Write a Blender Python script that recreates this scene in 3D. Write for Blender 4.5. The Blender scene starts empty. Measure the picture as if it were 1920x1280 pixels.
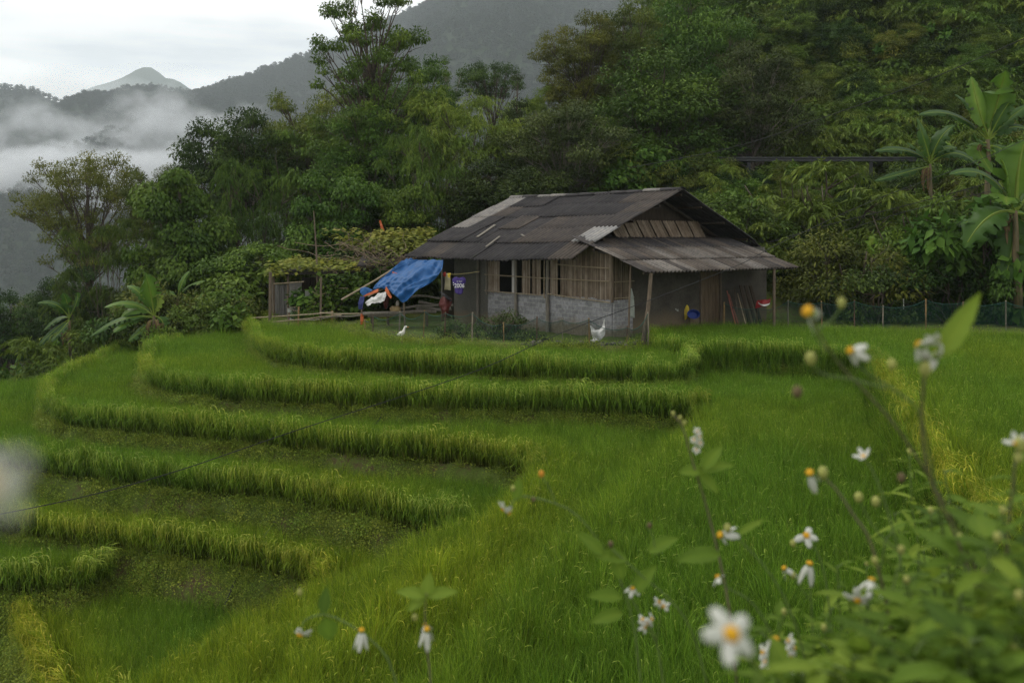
import bpy, math, random
import numpy as np
from mathutils import Vector, noise as mnoise
R = np.random.RandomState(7)
random.seed(7)
scene = bpy.context.scene
COL = scene.collection
rad = math.radians

# ---------------------------------------------------------------- camera
cam_d = bpy.data.cameras.new('camera'); cam = bpy.data.objects.new('camera', cam_d); COL.objects.link(cam)
CZ = 3.0
cam.location = (0, 0, CZ); cam.rotation_euler = (rad(90), 0, 0)
cam_d.lens = 35; cam_d.sensor_width = 36; cam_d.shift_y = -190/1920
cam_d.clip_start = 0.05; cam_d.clip_end = 30000
cam_d.dof.use_dof = True; cam_d.dof.focus_distance = 28; cam_d.dof.aperture_fstop = 6.3
scene.camera = cam
# ---------------------------------------------------------------- render settings
scene.render.engine = 'CYCLES'
cy = scene.cycles
cy.max_bounces = 6; cy.diffuse_bounces = 3; cy.glossy_bounces = 2; cy.transmission_bounces = 4
cy.transparent_max_bounces = 6; cy.volume_bounces = 1
cy.volume_step_rate = 2.0; cy.volume_max_steps = 96
cy.use_denoising = True
try: cy.denoiser = 'OPENIMAGEDENOISE'; cy.denoising_prefilter = 'NONE'
except Exception: pass
cy.sample_clamp_indirect = 4
scene.view_settings.view_transform = 'Standard'; scene.view_settings.look = 'None'
scene.view_settings.exposure = 0.0; scene.view_settings.gamma = 1
# ---------------------------------------------------------------- overcast sky
SUN_EL, SUN_AZ = 48, -62          # azimuth from +Y (view direction) towards -X
w = bpy.data.worlds.new('World'); scene.world = w; w.use_nodes = True
nt = w.node_tree; nt.nodes.clear(); N = nt.nodes.new; Lk = nt.links.new
out = N('ShaderNodeOutputWorld'); bg = N('ShaderNodeBackground'); bg.inputs[1].default_value = 0.064
sky = N('ShaderNodeTexSky'); sky.sky_type = 'NISHITA'; sky.sun_disc = False
sky.sun_elevation = rad(SUN_EL); sky.sun_rotation = rad(SUN_AZ)
tc = N('ShaderNodeTexCoord'); mp = N('ShaderNodeMapping'); mp.inputs['Scale'].default_value = (2.2, 2.2, 15)
mp.inputs['Location'].default_value = (0.3, 0.0, 0.35)
nz = N('ShaderNodeTexNoise'); nz.inputs['Scale'].default_value = 1.5; nz.inputs['Detail'].default_value = 5; nz.inputs['Roughness'].default_value = .5
rp = N('ShaderNodeValToRGB'); rp.color_ramp.elements[0].position = .32; rp.color_ramp.elements[1].position = .52
rp.color_ramp.elements[0].color = (14.6, 15.2, 15.8, 1); rp.color_ramp.elements[1].color = (23, 22.6, 22, 1)
mx = N('ShaderNodeMix'); mx.data_type = 'RGBA'; mx.inputs[0].default_value = .9
Lk(tc.outputs['Generated'], mp.inputs[0]); Lk(mp.outputs[0], nz.inputs['Vector']); Lk(nz.outputs['Fac'], rp.inputs[0])
Lk(sky.outputs[0], mx.inputs[6]); Lk(rp.outputs[0], mx.inputs[7]); Lk(mx.outputs[2], bg.inputs[0]); Lk(bg.outputs[0], out.inputs[0])
try: w.cycles.sampling_method = 'MANUAL'; w.cycles.sample_map_resolution = 512
except Exception: pass
sd = bpy.data.lights.new('sun', 'SUN'); sun = bpy.data.objects.new('sun', sd); COL.objects.link(sun)
sd.energy = 1.7; sd.angle = rad(16); sd.color = (1, .95, .84)
sun.rotation_euler = Vector((math.sin(rad(SUN_AZ))*math.cos(rad(SUN_EL)), math.cos(rad(SUN_AZ))*math.cos(rad(SUN_EL)), math.sin(rad(SUN_EL)))).to_track_quat('Z', 'Y').to_euler()

# ---------------------------------------------------------------- helpers
F_ = 1866.7
def W(px, py, d): return ((px-960)/F_*d, d, CZ-(py-450)/F_*d)
def G(px, py, L):
    d = L*F_/(py-450); return ((px-960)/F_*d, d)

def mesh(name, V, Fs, mat=None, parent=None, attrs=None, smooth=False, link=True):
    """V (n,3); Fs list of faces or (m,k) array"""
    me = bpy.data.meshes.new(name)
    V = np.asarray(V, dtype=np.float32).reshape(-1, 3)
    if isinstance(Fs, np.ndarray):
        m, k = Fs.shape
        me.vertices.add(len(V)); me.vertices.foreach_set('co', V.ravel())
        me.loops.add(m*k); me.loops.foreach_set('vertex_index', Fs.astype(np.int32).ravel())
        me.polygons.add(m); me.polygons.foreach_set('loop_start', np.arange(0, m*k, k, dtype=np.int32))
        me.polygons.foreach_set('loop_total', np.full(m, k, dtype=np.int32))
        me.update(calc_edges=True)
    else:
        me.from_pydata([tuple(map(float, v)) for v in V], [], [tuple(int(i) for i in f) for f in Fs]); me.update()
    if smooth: me.polygons.foreach_set('use_smooth', [True]*len(me.polygons))
    if attrs:
        for k, a in attrs.items():
            at = me.attributes.new(k, 'FLOAT', 'POINT'); at.data.foreach_set('value', np.asarray(a, dtype=np.float32))
    if mat: me.materials.append(mat)
    o = bpy.data.objects.new(name, me)
    if link: COL.objects.link(o)
    if parent: o.parent = parent
    return o

def tag(o, label=None, cat=None, group=None, kind=None):
    if label: o['label'] = label
    if cat: o['category'] = cat
    if group: o['group'] = group
    if kind: o['kind'] = kind
    return o
def empty(name, loc=(0, 0, 0), rz=0, label=None, cat=None, group=None):
    o = bpy.data.objects.new(name, None); COL.objects.link(o); o.location = loc; o.rotation_euler = (0, 0, rz)
    o.empty_display_size = .2
    return tag(o, label, cat, group)

class MB:
    """collects simple pieces into one mesh (vertices, faces, one float attribute v)"""
    def __init__(s): s.V = []; s.F = []; s.A = []; s.n = 0
    def add(s, V, Fs, v=.5):
        V = np.asarray(V, float).reshape(-1, 3)
        s.V.append(V); s.F += [tuple(int(i)+s.n for i in f) for f in Fs]; s.n += len(V)
        s.A.append(np.full(len(V), v) if np.isscalar(v) else np.asarray(v))
        return s
    def box(s, c, size, ax=None, v=.5):
        c = np.asarray(c, float); h = np.asarray(size, float)/2
        ax = np.eye(3) if ax is None else np.asarray(ax, float)
        P = [c+ax[0]*h[0]*i+ax[1]*h[1]*j+ax[2]*h[2]*k for k in (-1, 1) for j in (-1, 1) for i in (-1, 1)]
        return s.add(P, [(0, 2, 3, 1), (4, 5, 7, 6), (0, 1, 5, 4), (2, 6, 7, 3), (0, 4, 6, 2), (1, 3, 7, 5)], v)
    def tube(s, pts, r, n=6, v=.5, cap=True):
        pts = np.asarray(pts, float); m = len(pts)
        r = np.full(m, r) if np.isscalar(r) else np.asarray(r, float)
        T = np.gradient(pts, axis=0); T /= np.linalg.norm(T, axis=1)[:, None]+1e-9
        V = []
        up = np.array([0, 0, 1.]) if abs(T[0][2]) < .9 else np.array([1., 0, 0])
        for i in range(m):
            a = np.cross(T[i], up); a /= np.linalg.norm(a)+1e-9; b = np.cross(a, T[i]); up = b
            th = np.arange(n)*2*math.pi/n
            V.append(pts[i]+r[i]*(np.cos(th)[:, None]*a+np.sin(th)[:, None]*b))
        Fs = [(i*n+j, i*n+(j+1) % n, (i+1)*n+(j+1) % n, (i+1)*n+j) for i in range(m-1) for j in range(n)]
        if cap: Fs += [tuple(range(n))[::-1], tuple((m-1)*n+j for j in range(n))]
        return s.add(np.concatenate(V), Fs, v)
    def build(s, name, mat, parent=None, smooth=False):
        return mesh(name, np.concatenate(s.V), s.F, mat, parent, {'v': np.concatenate(s.A)}, smooth)

def jit_line(p, q, n, amp, rs=R):
    p = np.asarray(p, float); q = np.asarray(q, float)
    t = np.linspace(0, 1, n)[:, None]; P = p+(q-p)*t
    P[1:-1] += rs.randn(n-2, 3)*amp
    return P

# ---------------------------------------------------------------- materials
def newmat(name):
    m = bpy.data.materials.new(name); m.use_nodes = True; t = m.node_tree; t.nodes.clear()
    return m, t
def ramp(t, stops, fac, interp='LINEAR'):
    r = t.nodes.new('ShaderNodeValToRGB'); e = r.color_ramp.elements; r.color_ramp.interpolation = interp
    while len(e) < len(stops): e.new(.5)
    for i, (p, c) in enumerate(stops): e[i].position = p; e[i].color = (*c, 1)
    t.links.new(fac, r.inputs[0]); return r.outputs[0]
def noise(t, scale, detail=4, rough=.55, vec=None, coord='Object', mapscale=None):
    n = t.nodes.new('ShaderNodeTexNoise'); n.inputs['Scale'].default_value = scale; n.inputs['Detail'].default_value = detail
    n.inputs['Roughness'].default_value = rough
    if vec is None:
        c = t.nodes.new('ShaderNodeTexCoord'); vec = c.outputs[coord]
    if mapscale:
        mpn = t.nodes.new('ShaderNodeMapping'); mpn.inputs['Scale'].default_value = mapscale; t.links.new(vec, mpn.inputs[0]); vec = mpn.outputs[0]
    t.links.new(vec, n.inputs['Vector']); return n.outputs['Fac']
def mixc(t, f, a, b, mode='MIX'):
    m = t.nodes.new('ShaderNodeMix'); m.data_type = 'RGBA'; m.blend_type = mode
    for s, x in ((0, f), (6, a), (7, b)):
        if hasattr(x, 'links'): t.links.new(x, m.inputs[s])
        else: m.inputs[s].default_value = x if s == 0 else (*x, 1)
    return m.outputs[2]
def attr(t, name):
    a = t.nodes.new('ShaderNodeAttribute'); a.attribute_name = name; return a.outputs['Fac']
def math_(t, op, a, b=0.0):
    m = t.nodes.new('ShaderNodeMath'); m.operation = op
    for i, x in enumerate((a, b)):
        if hasattr(x, 'links'): t.links.new(x, m.inputs[i])
        else: m.inputs[i].default_value = x
    return m.outputs[0]
def surf(t, col, rough=.8, spec=.3, bump=None, bumpd=.02, trans=0, tcol=None, alpha=None, bumps=.6):
    p = t.nodes.new('ShaderNodeBsdfPrincipled'); o = t.nodes.new('ShaderNodeOutputMaterial')
    if hasattr(col, 'links'): t.links.new(col, p.inputs['Base Color'])
    else: p.inputs['Base Color'].default_value = (*col, 1)
    p.inputs['Roughness'].default_value = rough; p.inputs['Specular IOR Level'].default_value = spec
    if bump is not None:
        b = t.nodes.new('ShaderNodeBump'); b.inputs['Distance'].default_value = bumpd; b.inputs['Strength'].default_value = bumps
        t.links.new(bump, b.inputs['Height']); t.links.new(b.outputs[0], p.inputs['Normal'])
    s = p.outputs[0]
    if trans:
        tr = t.nodes.new('ShaderNodeBsdfTranslucent'); mxs = t.nodes.new('ShaderNodeMixShader'); mxs.inputs[0].default_value = trans
        c2 = tcol if tcol is not None else col
        if hasattr(c2, 'links'): t.links.new(c2, tr.inputs[0])
        else: tr.inputs[0].default_value = (*c2, 1)
        t.links.new(s, mxs.inputs[1]); t.links.new(tr.outputs[0], mxs.inputs[2]); s = mxs.outputs[0]
    if alpha is not None:
        tp = t.nodes.new('ShaderNodeBsdfTransparent'); m2 = t.nodes.new('ShaderNodeMixShader')
        if hasattr(alpha, 'links'): t.links.new(alpha, m2.inputs[0])
        else: m2.inputs[0].default_value = alpha
        t.links.new(tp.outputs[0], m2.inputs[1]); t.links.new(s, m2.inputs[2]); s = m2.outputs[0]
    t.links.new(s, o.inputs[0]); return p
def simple(name, c, var=.25, scale=6, rough=.8, spec=.3, bump=.0, c2=None, mapscale=None, bumpd=.01):
    m, t = newmat(name)
    f = noise(t, scale, 5, .6, mapscale=mapscale)
    c = np.array(c); lo = c*(1-var); hi = c*(1+var) if c2 is None else np.array(c2)
    col = ramp(t, [(.3, tuple(lo)), (.7, tuple(hi))], f)
    surf(t, col, rough, spec, bump=f if bump else None, bumpd=bumpd)
    return m
def leafmat(name, cols, trans=.22, rough=.6, spec=.12, objvar=.22):
    """cols: dark, mid, light albedo; v attribute (per leaf) picks between them; each object varies a little"""
    m, t = newmat(name)
    v = attr(t, 'v')
    n = noise(t, .45, 2, .5)
    f = math_(t, 'ADD', math_(t, 'MULTIPLY', v, .7), math_(t, 'MULTIPLY', math_(t, 'SUBTRACT', n, .5), 1.2))
    f = math_(t, 'ADD', f, .15)
    col = ramp(t, [(0.0, cols[0]), (.5, cols[1]), (1.0, cols[2])], f)
    oi = t.nodes.new('ShaderNodeObjectInfo')
    k = math_(t, 'ADD', math_(t, 'MULTIPLY', oi.outputs['Random'], objvar*2), 1-objvar)
    hs = t.nodes.new('ShaderNodeHueSaturation'); t.links.new(k, hs.inputs['Value']); t.links.new(col, hs.inputs['Color'])
    h2 = math_(t, 'ADD', math_(t, 'MULTIPLY', math_(t, 'FRACT', math_(t, 'MULTIPLY', oi.outputs['Random'], 7.3)), .035), .474)
    t.links.new(h2, hs.inputs['Hue'])
    surf(t, hs.outputs[0], rough, spec, trans=trans)
    return m
# ---------------------------------------------------------------- terraces: outlines on the level of the rice tops
RICE = .60
LV = {'yard': 3.0, 0: 2.75, 1: 2.95, 2: 3.45, 3: 4.1, 4: 4.8, 5: 5.7, 6: 6.2, 7: 6.75}
def soil(k): return CZ-LV[k]-(0 if k == 'yard' else RICE)
def gp(L, pts): return [G(x, y, L) for x, y in pts]
POLY = {}
POLY['yard'] = gp(2.95, [(500, 603), (560, 604), (620, 606), (660, 616), (700, 628), (760, 638), (900, 643), (1050, 646), (1190, 648), (1222, 636)]) + \
    gp(2.75, [(1236, 610), (1290, 604), (1420, 604), (1600, 609), (1920, 618)]) + [(30, 29), (60, 28), (60, 60), (-8, 60), (-11, 46)]
POLY[0] = gp(2.75, [(1232, 606), (1222, 618), (1236, 636), (1300, 640), (1400, 643), (1500, 647), (1580, 652), (1635, 656), (1655, 672), (1690, 720), (1740, 800), (1790, 870), (1860, 930), (1935, 1000)]) + \
    [(5.6, 7.5), (7, 4), (9, -3), (40, -3), (60, 30), (40, 45)]
POLY[1] = gp(2.95, [(478, 600), (474, 612), (482, 626), (505, 639), (560, 652), (650, 660), (780, 664), (900, 667), (1000, 670), (1130, 675), (1240, 677), (1284, 674), (1292, 660)]) + [(5, 30), (9, 36), (-8, 48)]
POLY[2] = gp(3.45, [(480, 610), (400, 624), (330, 632), (288, 648), (270, 672), (288, 690), (330, 700), (400, 708), (500, 714), (600, 718), (700, 721), (800, 724), (900, 727), (1000, 729), (1100, 731), (1200, 735), (1285, 740), (1322, 746),
    (1322, 760), (1290, 790), (1230, 840), (1150, 900), (1080, 960), (980, 1060), (880, 1160), (800, 1250), (740, 1330)]) + [(-1.2, 5.5), (-1.5, 2), (-2, -5), (40, -5), (40, 45), (-8, 45)]
POLY[3] = gp(4.1, [(320, 620), (240, 640), (180, 668), (100, 704), (84, 735), (110, 755), (180, 765), (280, 772), (380, 780), (480, 789), (563, 798), (650, 804), (750, 812), (850, 817), (950, 827), (1000, 837), (1015, 852),
    (1000, 872), (950, 920), (880, 985), (800, 1040), (700, 1110), (600, 1190), (500, 1280), (420, 1360)]) + [(-3.6, 6), (-4, 2), (-5, -5), (40, -5), (40, 45), (-8, 45)]
POLY[4] = [(-12, 46), (-15, 37), (-17.4, 34.5), (-19.5, 33), (-19.5, 27)] + gp(4.8, [(-60, 815), (0, 828), (60, 840), (140, 850), (210, 858), (281, 866), (380, 875), (480, 884), (563, 894), (650, 910), (740, 928), (820, 940), (872, 946),
    (862, 965), (800, 992), (740, 1022), (640, 1085), (540, 1150), (440, 1215), (340, 1290), (260, 1350)]) + [(-6, 6), (-7, 2), (-7, -5), (40, -5), (40, 46)]
POLY[5] = [(-12, 46), (-22, 34), (-22, 25)] + gp(5.7, [(-100, 925), (0, 945), (50, 957), (100, 964), (170, 972), (281, 985), (380, 998), (480, 1013), (563, 1030), (620, 1051),
    (600, 1076), (520, 1112), (420, 1162), (330, 1217), (250, 1272), (180, 1330)]) + [(-8.2, 6), (-9, -5), (40, -5), (40, 46)]
POLY[6] = [(-12, 40), (-26, 34), (-24, 22)] + gp(6.2, [(-60, 1046), (0, 1060), (80, 1058), (140, 1062), (152, 1052)]) + [(-6, 24), (-5, 40)]
POLY[7] = gp(6.75, [(20, 1085), (32, 1112), (48, 1142), (72, 1200), (108, 1258), (135, 1320)]) + [(-10.3, 7), (-11, -5), (40, -5), (40, 30), (-9, 26), (-12, 21)]
POLY['cam'] = [(-6, -8), (-3, 0.2), (-.6, .55), (.1, .75), (.45, 1.5), (1.0, 2.6), (2.2, 3.8), (3.6, 4.4), (6, 3.5), (9, -8)]
LVS = {k: soil(k) for k in LV}; LVS['cam'] = CZ-1.75
ORDER = ['cam', 'yard', 0, 1, 2, 3, 4, 5, 6, 7]

def sdist(P, poly):
    """distance to polygon, negative inside"""
    A = np.asarray(poly, float); B = np.roll(A, -1, 0)
    d = np.full(len(P), 1e9); ins = np.zeros(len(P), bool)
    for a, b in zip(A, B):
        ab = b-a; L = ab@ab+1e-12
        t = np.clip(((P-a)@ab)/L, 0, 1); q = P-a-t[:, None]*ab
        d = np.minimum(d, (q*q).sum(1))
        c = ((a[1] > P[:, 1]) != (b[1] > P[:, 1]))
        with np.errstate(divide='ignore', invalid='ignore'):
            xi = (b[0]-a[0])*(P[:, 1]-a[1])/(b[1]-a[1]+1e-12)+a[0]
        ins ^= c & (P[:, 0] < xi)
    d = np.sqrt(d); return np.where(ins, -d, d)
def sm(x, a, b):
    t = np.clip((x-a)/(b-a), 0, 1); return t*t*(3-2*t)
def smooth_poly(p, it=2):
    for _ in range(it):
        p = np.asarray(p); q = np.roll(p, -1, 0); L = np.linalg.norm(q-p, axis=1)
        o = []
        for a, b, l in zip(p, q, L):
            if l > 8: o += [a, b]
            else: o += [a*.75+b*.25, a*.25+b*.75]
        p = np.array(o)
    return p
for k in POLY: POLY[k] = smooth_poly(POLY[k])
# value noise in numpy (bilinear lattice), several octaves
_lat = np.random.RandomState(3).rand(256, 256)
def vn(x, y):
    xi = np.floor(x).astype(int); yi = np.floor(y).astype(int); fx = x-xi; fy = y-yi
    fx = fx*fx*(3-2*fx); fy = fy*fy*(3-2*fy)
    g = lambda i, j: _lat[i & 255, j & 255]
    return (g(xi, yi)*(1-fx)+g(xi+1, yi)*fx)*(1-fy)+(g(xi, yi+1)*(1-fx)+g(xi+1, yi+1)*fx)*fy
def fbm(x, y, o=5, ga=.5):
    s = 0; a = 1; n = 0
    for i in range(o): s = s+a*vn(x*2**i+i*17.3, y*2**i+i*9.1); n += a; a *= ga
    return s/n

def base_h(x, y):
    """ground outside the terraces: bench, hillside with the road, the fall to the valley"""
    ramp_ = sm(x, -6, 9)
    slope1 = np.clip((y-36.5)*.46, 0, 6.4)
    rd = np.where(y < 56, 0, (y-56)*1.0)
    rd = np.minimum(rd, 34+(y-90)*.3); rd = np.minimum(rd, 44)*sm(x, 1, 34)*(1-sm(y, 170, 330))
    hill = slope1*ramp_ + rd
    edge = np.where(y < 34, -19.5, -19.5+(y-34)*.75); edge = np.minimum(edge, -8); edge = np.where(y > 33, np.maximum(edge, -17.5+(y-33)*.3), edge); edge = np.minimum(edge, -8)
    fall = np.maximum(0, edge-x)
    fall2 = np.clip(y-58, 0, 300)*(1-sm(x, -10, 8))
    low = -5.3+4.9*sm(y, 27, 37)*sm(x, -13, -9)
    # in front the valley floor is lower, at the back it is the bench
    z = low - np.minimum(.36*fall, .36*30)-.6*np.maximum(0, fall-30) - .45*fall2 + hill
    z = np.maximum(z, -110 + 0*z)
    return z
def ground_h(x, y, det=True):
    P = np.stack([x, y], 1)
    z = base_h(x, y)
    near = (x > -32) & (x < 62) & (y < 62) & (y > -9)
    zz = z[near]; Pn = P[near]
    wob = (fbm(Pn[:, 0]*1.3, Pn[:, 1]*1.3, 3)-.5)*.25
    for k in ORDER[::-1]:
        d = sdist(Pn, POLY[k])
        if k == 'yard':
            hill = np.clip((Pn[:, 1]-36.5)*.46, 0, 6.4)*sm(Pn[:, 0], -6, 9)
            zz = np.where(Pn[:, 1] > 36.5, zz, zz)
            h = LVS[k]+0*hill-np.maximum(0, d+wob*.5)*2.2
            zz = np.maximum(zz, h)
        elif k == 'cam':
            zz = np.maximum(zz, LVS[k]-np.maximum(0, d)*1.1)
        else:
            zz = np.maximum(zz, LVS[k]-np.maximum(0, d-.1+wob)*1.9)
    z[near] = zz
    return z
def grid(xs, ys):
    X, Y = np.meshgrid(xs, ys); return X.ravel(), Y.ravel()
def grid_faces(nx, ny):
    i = np.arange(nx-1)[None, :]+np.arange(ny-1)[:, None]*nx; i = i.ravel()
    return np.stack([i, i+1, i+nx+1, i+nx], 1)
def axis(segs):
    o = [np.arange(a, b, s) for a, b, s in segs]; return np.concatenate(o+[[segs[-1][1]]])
xs = axis([(-3600, -1200, 300), (-1200, -300, 60), (-300, -60, 8), (-60, -26, 1), (-26, 20, .14), (20, 50, .7), (50, 120, 4), (120, 400, 30), (400, 3400, 200)])
ys = axis([(-280, -20, 20), (-20, 0, 1), (0, 42, .14), (42, 70, .5), (70, 140, 2), (140, 400, 12), (400, 1200, 60), (1200, 4000, 280)])
gx, gy = grid(xs, ys); gz = ground_h(gx, gy)
gz = gz+(fbm(gx*2.5, gy*2.5, 3)-.5)*.16*sm(gy, 1, 6)+np.where(gy > 60, (fbm(gx*.08, gy*.08, 4)-.5)*6, 0)*sm(gy, 60, 80)*(gx < 40)
def H(x, y):
    x = np.atleast_1d(np.asarray(x, float)); y = np.atleast_1d(np.asarray(y, float))
    return ground_h(x.copy(), y.copy())
gm, t = newmat('soil_and_moss')
n1 = noise(t, .9, 5, .6); n2 = noise(t, 9, 5, .65); n3 = noise(t, 45, 3, .6)
soilc = ramp(t, [(.3, (.055, .036, .020)), (.7, (.15, .10, .06))], n2)
moss = ramp(t, [(.3, (.050, .075, .014)), (.7, (.11, .15, .028))], n3)
colr = mixc(t, ramp(t, [(.38, (0, 0, 0)), (.50, (1, 1, 1))], mixc(t, .5, n1, n2)), soilc, moss)
surf(t, colr, .95, .15, bump=n2, bumpd=.06)
g = mesh('ground', np.stack([gx, gy, gz], 1), grid_faces(len(xs), len(ys)), gm, smooth=True); tag(g, kind='structure')

# ---------------------------------------------------------------- instancing helper (only for what nobody could count)
def hidden(name, objs):
    c = bpy.data.collections.new(name)
    for o in objs: c.objects.link(o)
    return c
def scatter(name, P, rot, scl, idx, coll, label, kind='stuff', cat=None, tint=None):
    P = np.asarray(P, float); n = len(P)
    me = bpy.data.meshes.new(name); me.vertices.add(n); me.vertices.foreach_set('co', P.astype(np.float32).ravel())
    a = me.attributes.new('rot', 'FLOAT_VECTOR', 'POINT'); a.data.foreach_set('vector', np.asarray(rot, np.float32).ravel())
    scl = np.asarray(scl, float); scl = np.repeat(scl[:, None], 3, 1) if scl.ndim == 1 else scl
    a = me.attributes.new('scl', 'FLOAT_VECTOR', 'POINT'); a.data.foreach_set('vector', scl.astype(np.float32).ravel())
    a = me.attributes.new('idx', 'INT', 'POINT'); a.data.foreach_set('value', np.asarray(idx, np.int32))
    if tint is not None:
        a = me.attributes.new('tint', 'FLOAT', 'POINT'); a.data.foreach_set('value', np.asarray(tint, np.float32))
    o = bpy.data.objects.new(name, me); COL.objects.link(o)
    ng = bpy.data.node_groups.new('scatter_'+name, 'GeometryNodeTree')
    ng.interface.new_socket('Geometry', in_out='INPUT', socket_type='NodeSocketGeometry')
    ng.interface.new_socket('Geometry', in_out='OUTPUT', socket_type='NodeSocketGeometry')
    nn = ng.nodes.new; L = ng.links.new
    gi = nn('NodeGroupInput'); go = nn('NodeGroupOutput'); ip = nn('GeometryNodeInstanceOnPoints')
    ci = nn('GeometryNodeCollectionInfo'); ci.inputs['Collection'].default_value = coll
    ci.inputs['Separate Children'].default_value = True; ci.inputs['Reset Children'].default_value = True
    mpt = nn('GeometryNodeMeshToPoints')
    def na(nm, ty):
        a = nn('GeometryNodeInputNamedAttribute'); a.data_type = ty; a.inputs['Name'].default_value = nm; return a.outputs['Attribute']
    er = nn('FunctionNodeEulerToRotation'); L(na('rot', 'FLOAT_VECTOR'), er.inputs[0])
    L(gi.outputs[0], mpt.inputs['Mesh']); L(mpt.outputs[0], ip.inputs['Points']); L(ci.outputs[0], ip.inputs['Instance'])
    ip.inputs['Pick Instance'].default_value = True
    L(na('idx', 'INT'), ip.inputs['Instance Index']); L(er.outputs[0], ip.inputs['Rotation']); L(na('scl', 'FLOAT_VECTOR'), ip.inputs['Scale'])
    L(ip.outputs[0], go.inputs[0])
    md = o.modifiers.new('scatter', 'NODES'); md.node_group = ng
    return tag(o, label, cat, kind=kind)

# ---------------------------------------------------------------- rice
def blades(n, rs, rad_, h, hs, lean, curl, width, seg=4, v=(0, 1), azim=None, az_spread=math.pi, wt=.15):
    """arching ribbons; returns V, F, v, h arrays"""
    a = rs.rand(n)*2*math.pi; r = rad_*np.sqrt(rs.rand(n))
    root = np.stack([r*np.cos(a), r*np.sin(a), 0*a], 1)
    az = a+rs.randn(n)*.6 if azim is None else azim+rs.randn(n)*az_spread
    dirx = np.stack([np.cos(az), np.sin(az), 0*az], 1); side = np.stack([-np.sin(az), np.cos(az), 0*az], 1)
    tw = rs.randn(n)*.8; side = side*np.cos(tw)[:, None]+dirx*np.sin(tw)[:, None]
    Hh = h+hs*rs.randn(n); ln = lean*np.abs(.4+rs.randn(n)*.6); cu = curl*np.abs(rs.randn(n))
    V = np.zeros((n, seg+1, 2, 3))
    for i in range(seg+1):
        s = i/seg
        th = ln+cu*s*s      # angle from vertical
        c = root+dirx*(Hh*(np.sin(ln)*s*.6+np.sin(np.minimum(th, 2.6))*s*s*.75*.6))[:, None]
        c[:, 2] = Hh*(s*np.cos(ln) - s*s*(1-np.cos(np.minimum(th, 2.6)))*.42)
        wd = width*(1-s)**.6*(.5+.5*min(1, s*4+.4)) if s < 1 else width*wt*.3
        V[:, i, 0] = c-side*wd/2; V[:, i, 1] = c+side*wd/2
    idx = np.arange(n*(seg+1)*2).reshape(n, seg+1, 2)
    F = np.stack([idx[:, :-1, 0], idx[:, :-1, 1], idx[:, 1:, 1], idx[:, 1:, 0]], -1).reshape(-1, 4)
    vv = np.repeat(v[0]+(v[1]-v[0])*rs.rand(n), (seg+1)*2); hh = np.tile(np.repeat(np.linspace(0, 1, seg+1), 2), n)
    return V.reshape(-1, 3), F, vv, hh
def panicles(n, rs, rad_, h, azim=None, spread=.7, length=.2, width=.016):
    """drooping grain heads: jagged ribbons that hang over"""
    a = rs.rand(n)*2*math.pi; r = rad_*np.sqrt(rs.rand(n)); root = np.stack([r*np.cos(a), r*np.sin(a), 0*a], 1)
    az = a if azim is None else azim+rs.randn(n)*spread
    dx = np.stack([np.cos(az), np.sin(az), 0*az], 1); side = np.stack([-np.sin(az), np.cos(az), 0*az], 1)
    seg = 7; V = np.zeros((n, seg+1, 2, 3)); hh0 = h*(1+rs.randn(n)*.07); L = length*(.7+.6*rs.rand(n)); out_ = .04+.07*rs.rand(n)
    for i in range(seg+1):
        s = i/seg
        ang = s*2.1
        c = root+dx*(out_+L*.75*np.sin(ang)*.75)[:, None]; c[:, 2] = hh0-L*.1+L*.30*np.sin(s*2.2)-L*.75*s*s
        wd = width*(1.0 if i % 2 else .55)*(1-.6*s)
        V[:, i, 0] = c-side*wd/2; V[:, i, 1] = c+side*wd/2
        V[:, i, 1, 2] += wd*.3
    idx = np.arange(n*(seg+1)*2).reshape(n, seg+1, 2)
    F = np.stack([idx[:, :-1, 0], idx[:, :-1, 1], idx[:, 1:, 1], idx[:, 1:, 0]], -1).reshape(-1, 4)
    return V.reshape(-1, 3), F, np.full(n*(seg+1)*2, 2.0)+np.repeat(rs.rand(n), (seg+1)*2), np.ones(n*(seg+1)*2)
def join(parts):
    V = []; F = []; A = []; B = []; n = 0
    for v, f, a, b in parts: V.append(v); F.append(f+n); A.append(a); B.append(b); n += len(v)
    return np.concatenate(V), np.concatenate(F), np.concatenate(A), np.concatenate(B)
def rice_mat():
    m, t = newmat('rice_leaf')
    v = attr(t, 'v'); h = attr(t, 'h')
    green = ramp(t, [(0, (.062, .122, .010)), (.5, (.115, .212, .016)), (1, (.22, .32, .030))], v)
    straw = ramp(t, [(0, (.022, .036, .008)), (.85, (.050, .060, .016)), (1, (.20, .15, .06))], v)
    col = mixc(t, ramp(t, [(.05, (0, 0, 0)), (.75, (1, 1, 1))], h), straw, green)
    grain = ramp(t, [(0, (.17, .26, .025)), (1, (.31, .34, .055))], math_(t, 'SUBTRACT', v, 2.0))
    col = mixc(t, math_(t, 'GREATER_THAN', v, 1.5), col, grain)
    oi = t.nodes.new('ShaderNodeObjectInfo')
    ta = t.nodes.new('ShaderNodeAttribute'); ta.attribute_type = 'INSTANCER'; ta.attribute_name = 'tint'
    cool = mixc(t, 1.0, col, (.83, .95, 1.0), 'MULTIPLY'); yel = mixc(t, 1.0, col, (1.45, 1.17, .85), 'MULTIPLY')
    col = mixc(t, ta.outputs['Fac'], cool, yel)
    hs = t.nodes.new('ShaderNodeHueSaturation'); t.links.new(col, hs.inputs['Color'])
    t.links.new(math_(t, 'ADD', math_(t, 'MULTIPLY', oi.outputs['Random'], .5), .75), hs.inputs['Value'])
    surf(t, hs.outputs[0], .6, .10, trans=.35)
    return m
RM = rice_mat()
rs = np.random.RandomState(11)
inner = []
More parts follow.
